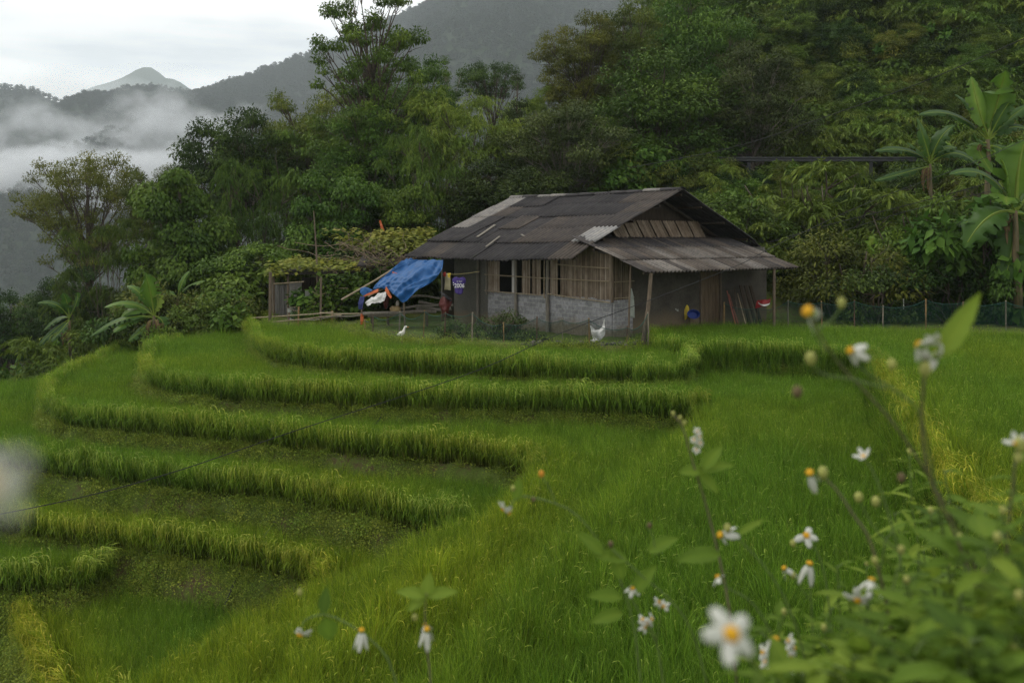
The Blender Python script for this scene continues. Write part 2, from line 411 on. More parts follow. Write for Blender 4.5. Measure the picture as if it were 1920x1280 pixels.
for i in range(5):
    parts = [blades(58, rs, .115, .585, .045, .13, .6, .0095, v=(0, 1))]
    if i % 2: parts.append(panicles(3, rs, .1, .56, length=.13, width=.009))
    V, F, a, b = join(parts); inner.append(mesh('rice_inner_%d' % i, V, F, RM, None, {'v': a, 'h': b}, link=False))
edge = []
for i in range(5):
    parts = [blades(36, rs, .085, .78, .08, .16, 1.5, .018, v=(.35, 1), azim=0, az_spread=.8), panicles(14, rs, .08, .66, azim=0, spread=.6, length=.30, width=.017),
             blades(8, rs, .09, .34, .08, .5, 1.2, .012, v=(.3, 1), azim=0, az_spread=.7)]
    V, F, a, b = join(parts); edge.append(mesh('rice_outer_%d' % i, V, F, RM, None, {'v': a, 'h': b}, link=False))
RC = hidden('rice_sources', edge + inner)   # sorted by name: inner (0-4), outer (5-9)
RICE_LABEL = {0: 'tall green rice on the terrace beside the lean-to of the house', 1: 'ripening rice on the upper terrace just below the net fence',
              2: 'green rice on the wide second terrace that wraps round the hollow', 3: 'green rice on the third terrace down from the house', 4: 'green rice on the fourth terrace down from the house',
              5: 'yellowish rice on the narrow fifth terrace above the weedy bank', 6: 'short strip of rice ending at the weedy bank', 7: 'yellow tinged rice on the lowest terrace'}
def in_view(x, y, z, mx_=.60):
    return (y > .3) & (np.abs(x) < y*mx_+.8)
for k in range(8):
    poly = POLY[k]; x0, y0 = poly.min(0); x1, y1 = poly.max(0)
    x0 = max(x0, -24); x1 = min(x1, 22); y0 = max(y0, 4); y1 = min(y1, 44)
    st = .165
    X, Y = np.meshgrid(np.arange(x0, x1, st), np.arange(y0, y1, st)); X = X.ravel(); Y = Y.ravel()
    X = X+rs.randn(len(X))*.045; Y = Y+rs.randn(len(X))*.045
    ok = in_view(X, Y, 0); X = X[ok]; Y = Y[ok]; P = np.stack([X, Y], 1)
    d = sdist(P, poly); ok = d < -.02
    for j in ORDER:
        if j == k or (isinstance(j, int) and j > k): continue
        if j in ('cam', 'yard') or j < k:
            gap = max(.1, (LVS[j]-LVS[k])/2.2+.03)
            if j == 0 and k == 2: gap = .02
            ok &= sdist(P, POLY[j]) > gap*(1.0 if j != 'cam' else 1.15)
    if k in (6,): ok &= (X < G(150, 1060, 6.2)[0]+.3)
    P = P[ok]; d = d[ok]
    if not len(P): continue
    # outward direction from numeric gradient
    e = .05
    gx_ = sdist(P+[e, 0], poly)-sdist(P-[e, 0], poly); gy_ = sdist(P+[0, e], poly)-sdist(P-[0, e], poly)
    az = np.arctan2(gy_, gx_)
    isE = (d > -.30) & ((np.sin(az) < .15) | (k == 0))
    rot = np.zeros((len(P), 3)); rot[:, 2] = np.where(isE, az+rs.randn(len(P))*.3, rs.rand(len(P))*6.28)
    rot[:, 0] = rs.randn(len(P))*.08
    rot[:, 1] = np.where(isE, .10+.12*rs.rand(len(P)), rs.randn(len(P))*.08)
    patch = .9+.25*fbm(P[:, 0]*.35+k*9, P[:, 1]*.35, 3)
    sc = patch*(1+rs.randn(len(P))*.10)*np.where((d > -.5) & ~isE, 1.1, 1.0)
    z = np.full(len(P), LVS[k])
    if k == 2: z = np.maximum(z, np.minimum(ground_h(P[:, 0], P[:, 1]), LVS[0])*(sdist(P, POLY[0]) < .6)+LVS[k]*(sdist(P, POLY[0]) >= .6))
    idx = np.where(isE, 5+rs.randint(0, 5, len(P)), rs.randint(0, 5, len(P)))
    tint = np.clip((fbm(P[:, 0]*.25+k*5, P[:, 1]*.25, 3)-.42)*1.6, 0, 1)*.8+rs.rand(len(P))*.12
    tint += np.where((d > -1.0) & ~isE & (P[:, 1] < 22) & (P[:, 0] < 4), .45*np.exp(d/.6), 0)  # light on the near shoulders put into the rice colour
    if k == 7: tint = tint*.5+1.0*np.exp(d/.9)*(P[:, 0] < -6)
    if k in (3, 4, 5): tint += .35*sm(-P[:, 1], -19, -15)*(P[:, 0] < 2)  # near slopes look better lit through a brighter tint
    if k == 5: tint += .15
    if k == 0: tint += np.where((P[:, 1] < 22), .6*np.exp(d/.9), 0)
    scatter('rice_plants', np.stack([P[:, 0], P[:, 1], z-.02], 1), rot, sc, idx, RC, RICE_LABEL[k], tint=np.clip(tint, 0, 1))
# ---------------------------------------------------------------- low weeds on the banks and bare ground
def weed_src(name, rs, n, r, L, wr, mat, hh):
    P = np.stack([rs.randn(n)*r, rs.randn(n)*r, rs.rand(n)**1.5*hh], 1)
    ax = rs.randn(n, 3); ax[:, 2] = np.abs(ax[:, 2])*.6+.1; nr = rs.randn(n, 3)*.5+np.array([0, 0, 1])
    ax /= np.linalg.norm(ax, axis=1)[:, None]; sd_ = np.cross(ax, nr); sd_ /= np.linalg.norm(sd_, axis=1)[:, None]
    Ls = (L*(.6+.8*rs.rand(n)))[:, None]; V = np.zeros((n, 4, 3)); mid = P+ax*Ls*.45
    V[:, 0] = P; V[:, 1] = mid+sd_*Ls*wr*.5; V[:, 2] = P+ax*Ls; V[:, 3] = mid-sd_*Ls*wr*.5
    return mesh(name, V.reshape(-1, 3), np.arange(n*4).reshape(n, 4), mat, None, {'v': np.repeat(rs.rand(n), 4)}, link=False)
WM = leafmat('weed_leaf', [(.06, .10, .014), (.14, .20, .024), (.22, .28, .04)])
WM2 = leafmat('weed_leaf_bright', [(.08, .14, .016), (.17, .25, .03), (.28, .34, .05)])
rs = np.random.RandomState(31)
wsrc = [weed_src('source_w_%d' % i, rs, 190, .13, .030, .6, WM if i % 2 else WM2, .09) for i in range(4)]
V, F, a, b = blades(26, rs, .07, .20, .05, .5, 1.0, .008, v=(0, 1)); wsrc.append(mesh('source_w_4', V, F, WM2, None, {'v': a, 'h': b}, link=False))
V, F, a, b = blades(30, rs, .09, .30, .08, .5, 1.1, .009, v=(0, 1)); wsrc.append(mesh('source_w_5', V, F, WM, None, {'v': a, 'h': b}, link=False))
WC = hidden('weed_sources', wsrc)
rp_ = POLY
n = 150000
X = rs.uniform(-26, 22, n); Y = rs.uniform(2, 43, n)
ok = (np.abs(X) < Y*.6+1.0); X = X[ok]; Y = Y[ok]
P = np.stack([X, Y], 1)
# level each point lies on: keep points that are on a bank, in the yard or outside every rice field
lev = np.full(len(P), 99); D = {k: sdist(P, POLY[k]) for k in ORDER}
Z = ground_h(X, Y)
bank = np.zeros(len(P), bool)
for k in ORDER: bank |= (D[k] > -.12) & (D[k] < .75)
inside_rice = np.zeros(len(P), bool)
for k in range(8): inside_rice |= D[k] < -.12
free = ~inside_rice
yard = (D['yard'] < 0)
pn = fbm(X*.8, Y*.8, 4)
keep = (bank | free | (D['cam'] < 0)) & ((pn > .38) | (rs.rand(len(P)) < .28))
keep &= ~(yard & (D['yard'] < -.4) & (rs.rand(len(P)) < .75))
X, Y, Z = X[keep], Y[keep], Z[keep]
e = .08
gx_ = (ground_h(X+e, Y)-ground_h(X-e, Y))/(2*e); gy_ = (ground_h(X, Y+e)-ground_h(X, Y-e))/(2*e)
rot = np.stack([np.clip(np.arctan(gy_), -.8, .8), -np.clip(np.arctan(gx_), -.8, .8), 0*X], 1)
idx = rs.choice(6, len(X), p=[.22, .22, .2, .2, .1, .06])
print('weeds', len(X))
scatter('bank_weeds', np.stack([X, Y, Z], 1), rot, rs.uniform(.6, 1.35, len(X)), idx, WC, 'low weeds and moss covering the terrace banks')
# ---------------------------------------------------------------- mountains, haze, mist
def interp(px, prof): 
    a = np.array(prof, float); return np.interp(px, a[:, 0], a[:, 1])
RIDGE = [(-900, 120), (-200, 150), (0, 166), (60, 173), (130, 202), (172, 216), (205, 182), (240, 168), (290, 166), (330, 175), (372, 181), (420, 163), (480, 142), (540, 119), (600, 98), (680, 62), (760, 27), (830, 2), (950, -60), (1100, -95), (1280, -60), (1500, -60), (2200, -140), (3200, -100)]
mm, t = newmat('forested_slope')
n1 = noise(t, .012, 5, .6); n2 = noise(t, .12, 4, .7)
c1 = ramp(t, [(.3, (.018, .030, .014)), (.7, (.035, .052, .022))], n2)
c2 = ramp(t, [(.3, (.020, .034, .015)), (.7, (.036, .054, .023))], n2)
surf(t, mixc(t, ramp(t, [(.48, (0, 0, 0)), (.62, (1, 1, 1))], n1), c1, c2), .95, .1, bump=n2, bumpd=3)
def mount(name, prof, d, y0, y1, ns, low, spur, step, seed):
    X = np.arange(-1.15*d, 1.15*d, step); Y = np.concatenate([np.arange(y0, d*1.0, step*1.3), np.arange(d, y1, step*3)])
    x, y = grid(X, Y)
    px = 960+x/d*F_
    zr = 3+(450-interp(px, prof))/F_*d
    sp = fbm(x/spur+seed, y/spur*.45+seed, 5)
    u = np.clip((y-y0)/(d-y0), 0, 1)
    u2 = np.where(y > d, 1-np.clip((y-d)/(y1-d), 0, 1)*.9, u)
    sh = np.clip(u2+(sp-.5)*.55*(4*u2*(1-u2)), 0, 1)
    z = low+(zr-low)*sh**.95
    z = z+(fbm(x/22+5, y/22, 3)-.5)*ns
    o = mesh(name, np.stack([x, y, z], 1), grid_faces(len(X), len(Y)), mm, smooth=True)
    tag(o, kind='structure')
    return x, y, z
mxs_, mys_, mzs_ = mount('mountain_ridge', RIDGE, 1700, 560, 2500, 8, -112, 240, 11, 3.3)
PEAK = [(-900, 330), (0, 260), (60, 215), (100, 198), (135, 182), (165, 166), (200, 156), (232, 145), (252, 133), (268, 126), (280, 125), (292, 132), (312, 147), (330, 149), (348, 160), (365, 176), (390, 205), (450, 280), (800, 330), (3000, 330)]
mount('mountain_peak', PEAK, 3500, 2750, 3900, 3, -110, 500, 26, 8.1)

def box_mesh(name, lo, hi, mat):
    b = MB(); lo = np.array(lo, float); hi = np.array(hi, float); b.box((lo+hi)/2, hi-lo); return b.build(name, mat)
def volmat(name, col, dens, aniso=.2):
    m = bpy.data.materials.new(name); m.use_nodes = True; t = m.node_tree; t.nodes.clear()
    pv = t.nodes.new('ShaderNodeVolumePrincipled'); o = t.nodes.new('ShaderNodeOutputMaterial')
    pv.inputs['Color'].default_value = (*col, 1); pv.inputs['Anisotropy'].default_value = aniso
    pv.inputs['Density'].default_value = dens
    t.links.new(pv.outputs[0], o.inputs['Volume']); return m, t, pv
hm, t, pv = volmat('haze_air', (.85, .94, 1.0), .00020)
tag(box_mesh('haze', (-3800, -320, -122), (3600, 4200, 760), hm), kind='stuff')

def mist(name, c, half, dens, nscale, thr, seed, label, fall=.55):
    m, t, pv = volmat(name+'_vapour', (.93, .96, 1.0), 0, .1)
    tcn = t.nodes.new('ShaderNodeTexCoord'); g = tcn.outputs['Object']
    vl = t.nodes.new('ShaderNodeVectorMath'); vl.operation = 'LENGTH'
    sc = t.nodes.new('ShaderNodeVectorMath'); sc.operation = 'DIVIDE'; sc.inputs[1].default_value = half
    t.links.new(g, sc.inputs[0]); t.links.new(sc.outputs[0], vl.inputs[0])
    mpn = t.nodes.new('ShaderNodeMapping'); mpn.inputs['Location'].default_value = (seed, seed*2, 0); mpn.inputs['Scale'].default_value = (1, 1, 1.35)
    t.links.new(g, mpn.inputs[0])
    n = noise(t, nscale, 6, .62, vec=mpn.outputs[0])
    f = math_(t, 'SUBTRACT', math_(t, 'ADD', n, math_(t, 'MULTIPLY', math_(t, 'MINIMUM', math_(t, 'SUBTRACT', 1.0, vl.outputs['Value']), .5), fall)), thr)
    f = math_(t, 'MULTIPLY', math_(t, 'MAXIMUM', f, 0.0), dens)
    t.links.new(f, pv.inputs['Density'])
    u = np.linspace(0, math.pi, 17); v = np.linspace(0, 2*math.pi, 33)[:-1]
    V = [(math.sin(a)*math.cos(b)*half[0], math.sin(a)*math.sin(b)*half[1], math.cos(a)*half[2]) for a in u for b in v]
    Fs = [(i*32+j, (i+1)*32+j, (i+1)*32+(j+1) % 32, i*32+(j+1) % 32) for i in range(16) for j in range(32)]
    o = mesh(name, V, Fs, m); o.location = c; tag(o, label, kind='stuff'); return o
mist('valley_mist', W(60, 345, 1000), (260, 100, 60), .28, .012, .66, 3.0, 'thick white mist lying in the valley', .5)
mist('valley_mist', W(290, 255, 1150), (155, 70, 84), .11, .015, .66, 9.0, 'thin mist rising up the forested ridge', .5)
mist('valley_mist', W(60, 250, 1180), (110, 70, 66), .075, .017, .66, 14.0, 'faint wisp of mist over the lower ridge', .45)
mist('low_cloud', W(90, 185, 2400), (290, 120, 82), .014, .0062, .50, 5.0, 'grey cloud lying behind the ridge beside the peak')
# ---------------------------------------------------------------- leaves and trees
def rnd_unit(rs, n):
    v = rs.randn(n, 3); return v/(np.linalg.norm(v, axis=1)[:, None]+1e-9)
def leaves(P, ax, nrm, L, wr, rs, v=None, fold=.0):
    """rhombic leaves: P base, ax axis, nrm rough normal"""
    n = len(P); ax = ax/(np.linalg.norm(ax, axis=1)[:, None]+1e-9)
    sd_ = np.cross(ax, nrm); sd_ /= np.linalg.norm(sd_, axis=1)[:, None]+1e-9
    up = np.cross(sd_, ax); L = L[:, None]
    V = np.zeros((n, 4, 3)); mid = P+ax*L*.42
    V[:, 0] = P; V[:, 1] = mid+sd_*L*wr*.5; V[:, 2] = P+ax*L-up*L*.12; V[:, 3] = mid-sd_*L*wr*.5+up*L*fold
    F = np.arange(n*4).reshape(n, 4)
    vv = rs.rand(n) if v is None else v
    return V.reshape(-1, 3), F, np.repeat(vv, 4)
def clump(rs, c, r, n, L, wr, droop=.2, shell=.55, updown=.5):
    d = rnd_unit(rs, n); d[:, 2] = np.where(d[:, 2] < -.3, d[:, 2]*.6, d[:, 2])
    rr = (shell+(1-shell)*rs.rand(n))*np.where(rs.rand(n) < .3, rs.rand(n), 1)
    P = np.asarray(c)+d*np.asarray(r)*rr[:, None]
    ax = d*.7+rnd_unit(rs, n)*.8; ax[:, 2] -= droop*2
    nr = rnd_unit(rs, n)*.55+np.array([0, 0, 1])+d*.4
    v = np.clip(rs.rand()*updown+rs.rand(n)*(1-updown), 0, 1)
    return leaves(P, ax, nr, L*(.7+.6*rs.rand(n)), wr, rs, v)
def sprays(rs, c, r, nb, nl, L, wr, droop=.5, arch=1.0):
    """bamboo-like drooping sprays: curved twigs each with a rank of narrow leaves"""
    V = []; F = []; A = []; m = 0
    d = rnd_unit(rs, nb); d[:, 2] = np.abs(d[:, 2])*.7+.1
    o = np.asarray(c)+rnd_unit(rs, nb)*np.asarray(r)*.45*rs.rand(nb, 1)
    ln = (.7+.6*rs.rand(nb))*np.mean(r)
    s = rs.rand(nb, nl)
    P = o[:, None]+d[:, None]*(ln[:, None]*s)[..., None]; P[..., 2] -= arch*droop*ln[:, None]*s**2
    tang = np.repeat(d[:, None], nl, 1).copy(); tang[..., 2] -= 2*arch*droop*s
    ax = tang+rs.randn(nb, nl, 3)*.5; ax[..., 2] -= droop
    P = P.reshape(-1, 3); ax = ax.reshape(-1, 3); n = len(P)
    nr = rnd_unit(rs, n)*.5+np.array([0, 0, 1])
    base = np.repeat(rs.rand(nb), nl)*.5+rs.rand(n)*.5
    return leaves(P, ax, nr, L*(.6+.8*rs.rand(n)), wr, rs, base)
def joinl(parts):
    V = []; F = []; A = []; n = 0
    for v, f, a in parts: V.append(v); F.append(f+n); A.append(a); n += len(v)
    return np.concatenate(V), np.concatenate(F), np.concatenate(A)
def crown_points(rs, n, W_, H_, cz, ch, shape='round', mind=.12):
    pts = []; tries = 0
    while len(pts) < n and tries < n*60:
        tries += 1
        p = rnd_unit(rs, 1)[0]*rs.rand()**(1/2.6)
        if shape == 'top' and p[2] < -.25: continue
        if shape == 'cone':
            t_ = (p[2]+1)/2; p[0] *= (1-t_)*1.2+.1; p[1] *= (1-t_)*1.2+.1
        if all(np.linalg.norm(p-q) > mind*2.6 for q in pts): pts.append(p)
    return np.array([[p[0]*W_/2, p[1]*W_/2, H_*cz+p[2]*H_*ch] for p in pts])
def make_tree(name, rs, Ht, Wd, nc, rc, nleaf, L, wr, mat, bark, cz=.62, ch=.36, shape='round', flat=.7, droop=.2, trunk_r=.14, lean=0, style='clump', link=False, mind=.12, stems=1, fork=.62, updown=.5):
    """returns (crown mesh object, trunk mesh object); leaf crown around forked limbs"""
    C = crown_points(rs, nc, Wd, Ht, cz, ch, shape, min(mind, .085) if nc > 60 else mind)
    b = MB(); tops = []
    for sidx in range(stems):
        off = np.array([rs.randn()*.25*(stems > 1), rs.randn()*.25*(stems > 1), 0])
        tp = np.array([lean+rs.randn()*.05*Wd, rs.randn()*.05*Wd, Ht*(cz+ch*.5)])
        if stems > 1: tp += np.array([rs.randn(), rs.randn(), 0])*Wd*.18
        T = jit_line(off+[0, 0, -.6], tp, 8, trunk_r*.8, rs)
        b.tube(T, np.linspace(trunk_r, trunk_r*.25, 8), 8, .5); tops.append(T)
    parts = []
    for c in C:
        T = tops[rs.randint(len(tops))]
        fz = np.clip((c[2]/Ht)*fork*rs.uniform(.75, 1.05), .12, .95)*7.0; i = int(min(6, fz)); s0 = T[i]*(1-(fz-i))+T[i+1]*(fz-i)
        M = jit_line(s0, c, 5, .08, rs); M[1:-1, 2] += .12*np.linalg.norm(c-s0)*.3
        b.tube(M, np.linspace(trunk_r*.32, .012, 5), 5, .5)
        q = rc*rs.uniform(.65, 1.25)
        for k_ in range(3):
            e = c+rnd_unit(rs, 1)[0]*q*.8; b.tube([M[3], (M[3]+e)/2+rs.randn(3)*.05, e], [.02, .013, .006], 4, .5, cap=False)
        n = int(nleaf*(q/rc)**2)
        if style == 'clump': parts.append(clump(rs, c, (q, q, q*flat), n, L, wr, droop, updown=updown))
        else: parts.append(sprays(rs, c, (q, q, q*flat), max(3, n//22), 22, L, wr, droop))
    V, F, A = joinl(parts)
    cr = mesh('crown', V, F, mat, None, {'v': A}, link=link)
    V2 = np.concatenate(b.V); tr = mesh('trunk', V2, b.F, bark, None, {'v': np.concatenate(b.A)}, smooth=True, link=link)
    return cr, tr
BARK = simple('bark', (.075, .060, .045), .45, 5, .9, .2, bump=1, bumpd=.02, mapscale=(1, 1, .25))
BARKP = simple('pale_bark', (.17, .15, .12), .4, 4, .9, .2, bump=1, bumpd=.02, mapscale=(1, 1, .3))
LM = {
 'dark': leafmat('leaf_dark_green', [(.014, .034, .008), (.030, .062, .012), (.095, .160, .028)]),
 'mid': leafmat('leaf_green', [(.026, .060, .010), (.060, .118, .015), (.15, .235, .032)]),
 'light': leafmat('leaf_light_green', [(.045, .090, .013), (.10, .17, .022), (.21, .29, .045)]),
 'olive': leafmat('leaf_olive', [(.035, .056, .010), (.082, .110, .016), (.19, .215, .032)]),
 'grey': leafmat('leaf_greyish', [(.022, .042, .012), (.050, .080, .020), (.12, .165, .045)]),
 'far': leafmat('leaf_far_forest', [(.010, .020, .010), (.018, .032, .015), (.032, .050, .024)]),
 'yellow': leafmat('leaf_yellow_green', [(.09, .14, .02), (.17, .22, .035), (.30, .32, .06)], trans=.4),
 'vine': leafmat('leaf_vine', [(.018, .052, .007), (.050, .108, .013), (.125, .21, .03)]),
}
# archetypes: name -> (crown, trunk, height, width)
ARCH = {}
def arch(key, **k):
    rs_ = np.random.RandomState(hash_(key)); Ht = k.pop('Ht'); Wd = k.pop('Wd')
    c, tr = make_tree(key, rs_, Ht, Wd, **k)
    co = np.zeros(len(c.data.vertices)*3, np.float32); c.data.vertices.foreach_get('co', co); co = co.reshape(-1, 3)
    ARCH[key] = (c, tr, float(np.percentile(co[:, 2], 99.7)), 2*float(np.percentile(np.abs(co[:, 0]), 97)))
def hash_(s): return sum((i+1)*ord(c) for i, c in enumerate(s)) % 99991
arch('round_a', Ht=9, Wd=7, nc=80, rc=.95, nleaf=460, L=.20, wr=.5, mat=LM['dark'], bark=BARK)
arch('round_b', Ht=10, Wd=7.5, nc=85, rc=.95, nleaf=460, L=.19, wr=.45, mat=LM['mid'], bark=BARK, cz=.56, ch=.42)
arch('airy', Ht=17, Wd=7.5, nc=120, rc=.72, nleaf=300, L=.20, wr=.45, mat=LM['mid'], bark=BARK, cz=.58, ch=.42, fork=.98, trunk_r=.24, mind=.085, flat=.6)
arch('umbrella', Ht=10, Wd=9, nc=85, rc=.85, nleaf=380, L=.17, wr=.4, mat=LM['olive'], bark=BARK, cz=.60, ch=.38, flat=.6, droop=.05, trunk_r=.16, mind=.09)
arch('feather', Ht=9, Wd=7, nc=34, rc=1.3, nleaf=1200, L=.19, wr=.17, mat=LM['light'], bark=BARK, style='spray', droop=.5, stems=3, trunk_r=.07, cz=.58, ch=.4)
arch('bamboo', Ht=9, Wd=8, nc=40, rc=1.35, nleaf=1200, L=.20, wr=.16, mat=LM['mid'], bark=BARK, style='spray', droop=.7, stems=6, trunk_r=.05, cz=.54, ch=.44)
arch('olive', Ht=9, Wd=8, nc=85, rc=.9, nleaf=440, L=.19, wr=.35, mat=LM['olive'], bark=BARK, cz=.56, ch=.42, flat=.6)
arch('grey', Ht=8, Wd=7.5, nc=80, rc=.85, nleaf=420, L=.19, wr=.4, mat=LM['grey'], bark=BARKP, cz=.56, ch=.4, flat=.6)
arch('conifer', Ht=11, Wd=4.5, nc=46, rc=.7, nleaf=650, L=.16, wr=.2, mat=LM['dark'], bark=BARK, shape='cone', cz=.55, ch=.45, flat=.35, trunk_r=.13, mind=.1)
arch('thin', Ht=10, Wd=3.6, nc=16, rc=.75, nleaf=420, L=.18, wr=.4, mat=LM['mid'], bark=BARKP, cz=.68, ch=.30, trunk_r=.09, mind=.2)
arch('pad', Ht=10, Wd=6.5, nc=40, rc=.75, nleaf=380, L=.18, wr=.35, mat=LM['dark'], bark=BARK, shape='top', cz=.74, ch=.22, flat=.65, trunk_r=.12, mind=.1)
arch('vinecol', Ht=8, Wd=4.6, nc=60, rc=.85, nleaf=900, L=.15, wr=.75, mat=LM['vine'], bark=BARK, cz=.48, ch=.50, droop=.7, trunk_r=.14, mind=.11)
arch('bigleaf', Ht=6, Wd=5.5, nc=34, rc=.85, nleaf=800, L=.17, wr=.6, mat=LM['vine'], bark=BARK, cz=.6, ch=.36, droop=.5, trunk_r=.09)
# shrubs
arch('shrub_a', Ht=2.4, Wd=2.8, nc=16, rc=.55, nleaf=520, L=.13, wr=.45, mat=LM['mid'], bark=BARK, cz=.5, ch=.42, trunk_r=.04, stems=4)
arch('shrub_b', Ht=2.6, Wd=3.2, nc=16, rc=.7, nleaf=560, L=.17, wr=.18, mat=LM['light'], bark=BARK, style='spray', droop=.6, cz=.5, ch=.40, trunk_r=.03, stems=5)
arch('shrub_c', Ht=2.2, Wd=2.8, nc=16, rc=.55, nleaf=480, L=.12, wr=.45, mat=LM['dark'], bark=BARK, cz=.5, ch=.42, trunk_r=.04, stems=4)
arch('shrub_d', Ht=2.4, Wd=3.0, nc=16, rc=.6, nleaf=480, L=.13, wr=.35, mat=LM['olive'], bark=BARK, cz=.5, ch=.42, trunk_r=.04, stems=4)
arch('shrub_e', Ht=2.2, Wd=2.8, nc=15, rc=.5, nleaf=230, L=.22, wr=.7, mat=LM['vine'], bark=BARK, cz=.5, ch=.42, trunk_r=.04, stems=3, droop=.4)
arch('scruffy', Ht=1.3, Wd=1.5, nc=22, rc=.24, nleaf=110, L=.075, wr=.5, mat=LM['grey'], bark=BARK, cz=.52, ch=.48, trunk_r=.02, stems=6, mind=.12)
# tall reed grass tufts
def tuft(name, rs, n, h, wd, mat, curl=1.0):
    V, F, a, b = blades(n, rs, .25, h, h*.18, .35, curl, wd, v=(0, 1)); return mesh(name, V, F, mat, None, {'v': a, 'h': b}, link=False)
REED = leafmat('reed_leaf', [(.03, .065, .012), (.06, .11, .02), (.13, .16, .04)])
reeds = [tuft('source_reed_%d' % i, np.random.RandomState(50+i), 70, 1.9, .045, REED, 1.3) for i in range(2)]

def src(key, name):
    """one joined mesh for scattering"""
    c, tr, h_, w_ = ARCH[key]
    o1 = bpy.data.objects.new(name, c.data); return o1
counts = {}
def tree(name, key, px, ptop, d, wpx, label, cat='tree', group=None, zg=None, rz=None, zoff=0, hmin=0, y2=None):
    c, tr, h0, w0 = ARCH[key]
    X = (px-960)/F_*d
    z = float(H([X], [d])[0]) if zg is None else zg
    Ht = max(CZ+(450-ptop)/F_*d-z, .5); Wd = wpx/F_*d
    sx = Wd/w0; sz = Ht/h0
    rz = random.uniform(0, 6.28) if rz is None else rz
    szc = min(sz, 1.2*sx) if cat == 'tree' else min(sz, 1.6*sx)
    szc = max(szc, .8*sx)
    off = Ht-szc*h0
    e = empty(name, (X, d, z-.1), rz, label, cat, group)
    for o in (c, tr):
        q = o.copy(); q.name = 'crown' if o is c else 'trunk'; COL.objects.link(q); q.parent = e; q.scale = (sx, sx, szc); q.location = (0, 0, off)
    if off > .5: MB().tube([(0, 0, -.5), (.05, .03, off*.5), (0, 0, off)], [.22*sx, .2*sx, .17*sx], 8).build('lower_trunk', BARK, e, True)
    return e
G1 = 'trees on the slope behind the house'
tree('tall_tree', 'airy', 690, -35, 52, 205, 'very tall airy tree with pale trunk, rising above all the others')
tree('broad_tree', 'round_a', 442, 200, 55, 185, 'dense dark round-crowned tree standing against the mist')
tree('umbrella_tree', 'umbrella', 162, 288, 58, 205, 'spreading olive tree with layered crown against the mist')
tree('vine_covered_tree', 'vinecol', 342, 325, 46, 175, 'tree swathed in large-leaved creeper beside the banana plants')
tree('small_tree', 'olive', 300, 306, 56, 130, 'ragged olive tree peeping over the creeper-swathed tree')
tree('bamboo_clump', 'bamboo', 205, 412, 47, 190, 'arching dark bamboo thicket below the layered olive tree', 'bamboo')
tree('bamboo_clump', 'bamboo', 480, 305, 50, 230, 'dark bamboo thicket between the creeper-swathed tree and the shed', 'bamboo')
tree('leafy_tree', 'olive', 590, 165, 58, 200, 'feathery olive tree just beside the tall airy tree')
tree('leafy_tree', 'feather', 560, 240, 56, 170, 'fine-leaved drooping tree under the feathery olive tree')
tree('leafy_tree', 'round_b', 790, 108, 60, 150, 'mid green tree with ragged top close behind the tall tree')
tree('slender_tree', 'thin', 838, 104, 68, 62, 'thin sapling-like tree rising against the mountain')
tree('flat_topped_tree', 'pad', 918, 112, 74, 115, 'flat-topped dark tree silhouetted against the mountain')
tree('young_tree', 'feather', 850, 160, 50, 200, 'bright yellow-green young tree above the roof end')
tree('conifer', 'conifer', 962, 140, 60, 110, 'dark pointed conifer behind the house ridge')
tree('leafy_tree', 'feather', 1012, 158, 64, 120, 'pale feathery tree next to the dark conifer')
tree('hillside_tree', 'olive', 1095, 32, 62, 150, 'dark olive tree at the lower end of the wooded ridge')
tree('hillside_tree', 'olive', 1185, 8, 64, 210, 'yellowish tree on the skyline of the wooded ridge')
tree('hillside_tree', 'round_b', 1300, -30, 62, 200, 'tall green tree on the ridge next to the yellowish one')
tree('hillside_tree', 'grey', 1060, 190, 50, 240, 'dark grey-green tree with drooping sprays over the house ridge')
tree('hillside_tree', 'round_a', 960, 300, 46, 200, 'low dark tree hugging the back of the roof')
tree('hillside_tree', 'round_b', 1240, 95, 54, 290, 'massive green tree standing over the roof peak')
tree('hillside_tree', 'grey', 1415, 85, 54, 210, 'greyish broad-leaved tree above the guard rail')
tree('creeper_tree', 'bigleaf', 640, 325, 44, 190, 'big-leaved creeper tree behind the bean trellis')
tree('creeper_tree', 'bigleaf', 735, 350, 45, 150, 'bushy large-leaved tree behind the roof end')
tree('leafy_tree', 'round_b', 690, 200, 50, 170, 'green lower growth around the foot of the tall tree')
tree('bamboo_clump', 'bamboo', 800, 240, 47, 190, 'green bamboo behind the far end of the roof', 'bamboo')
tree('valley_tree', 'round_a', 15, 545, 62, 120, 'dark tree in the shade at the terrace foot')
tree('valley_tree', 'olive', 70, 560, 66, 110, 'reddish olive tree on the valley slope')
tree('valley_tree', 'round_a', 140, 500, 50, 130, 'dark leafy tree under the arching bamboo')
tree('valley_tree', 'shrub_e', 95, 640, 44, 160, 'low dark bush at the terrace edge', 'bush')
tree('vine_bush', 'vinecol', 425, 515, 41, 270, 'low bush smothered by bright green creeper beside the shed', 'bush')
tree('vine_bush', 'bigleaf', 500, 450, 43, 200, 'creeper thicket behind the shed', 'bush')
tree('vine_bush', 'bigleaf', 340, 560, 41, 160, 'creeper-covered bush right behind the banana plants', 'bush')
tree('flowering_bush', 'shrub_d', 1575, 425, 37, 210, 'yellow-flecked bush at the roof corner', 'bush')
tree('feathery_bush', 'shrub_b', 1540, 305, 45, 330, 'wide feathery olive bush right under the guard rail', 'bush')
tree('leafy_bush', 'shrub_a', 1370, 360, 42, 190, 'green bush rising behind the slope of the roof', 'bush')
tree('leafy_bush', 'shrub_e', 1720, 430, 38, 200, 'bush with broad pointed leaves under the banana plants', 'bush')
tree('leafy_bush', 'shrub_c', 1640, 480, 36, 180, 'dark low bush above the net fence', 'bush')
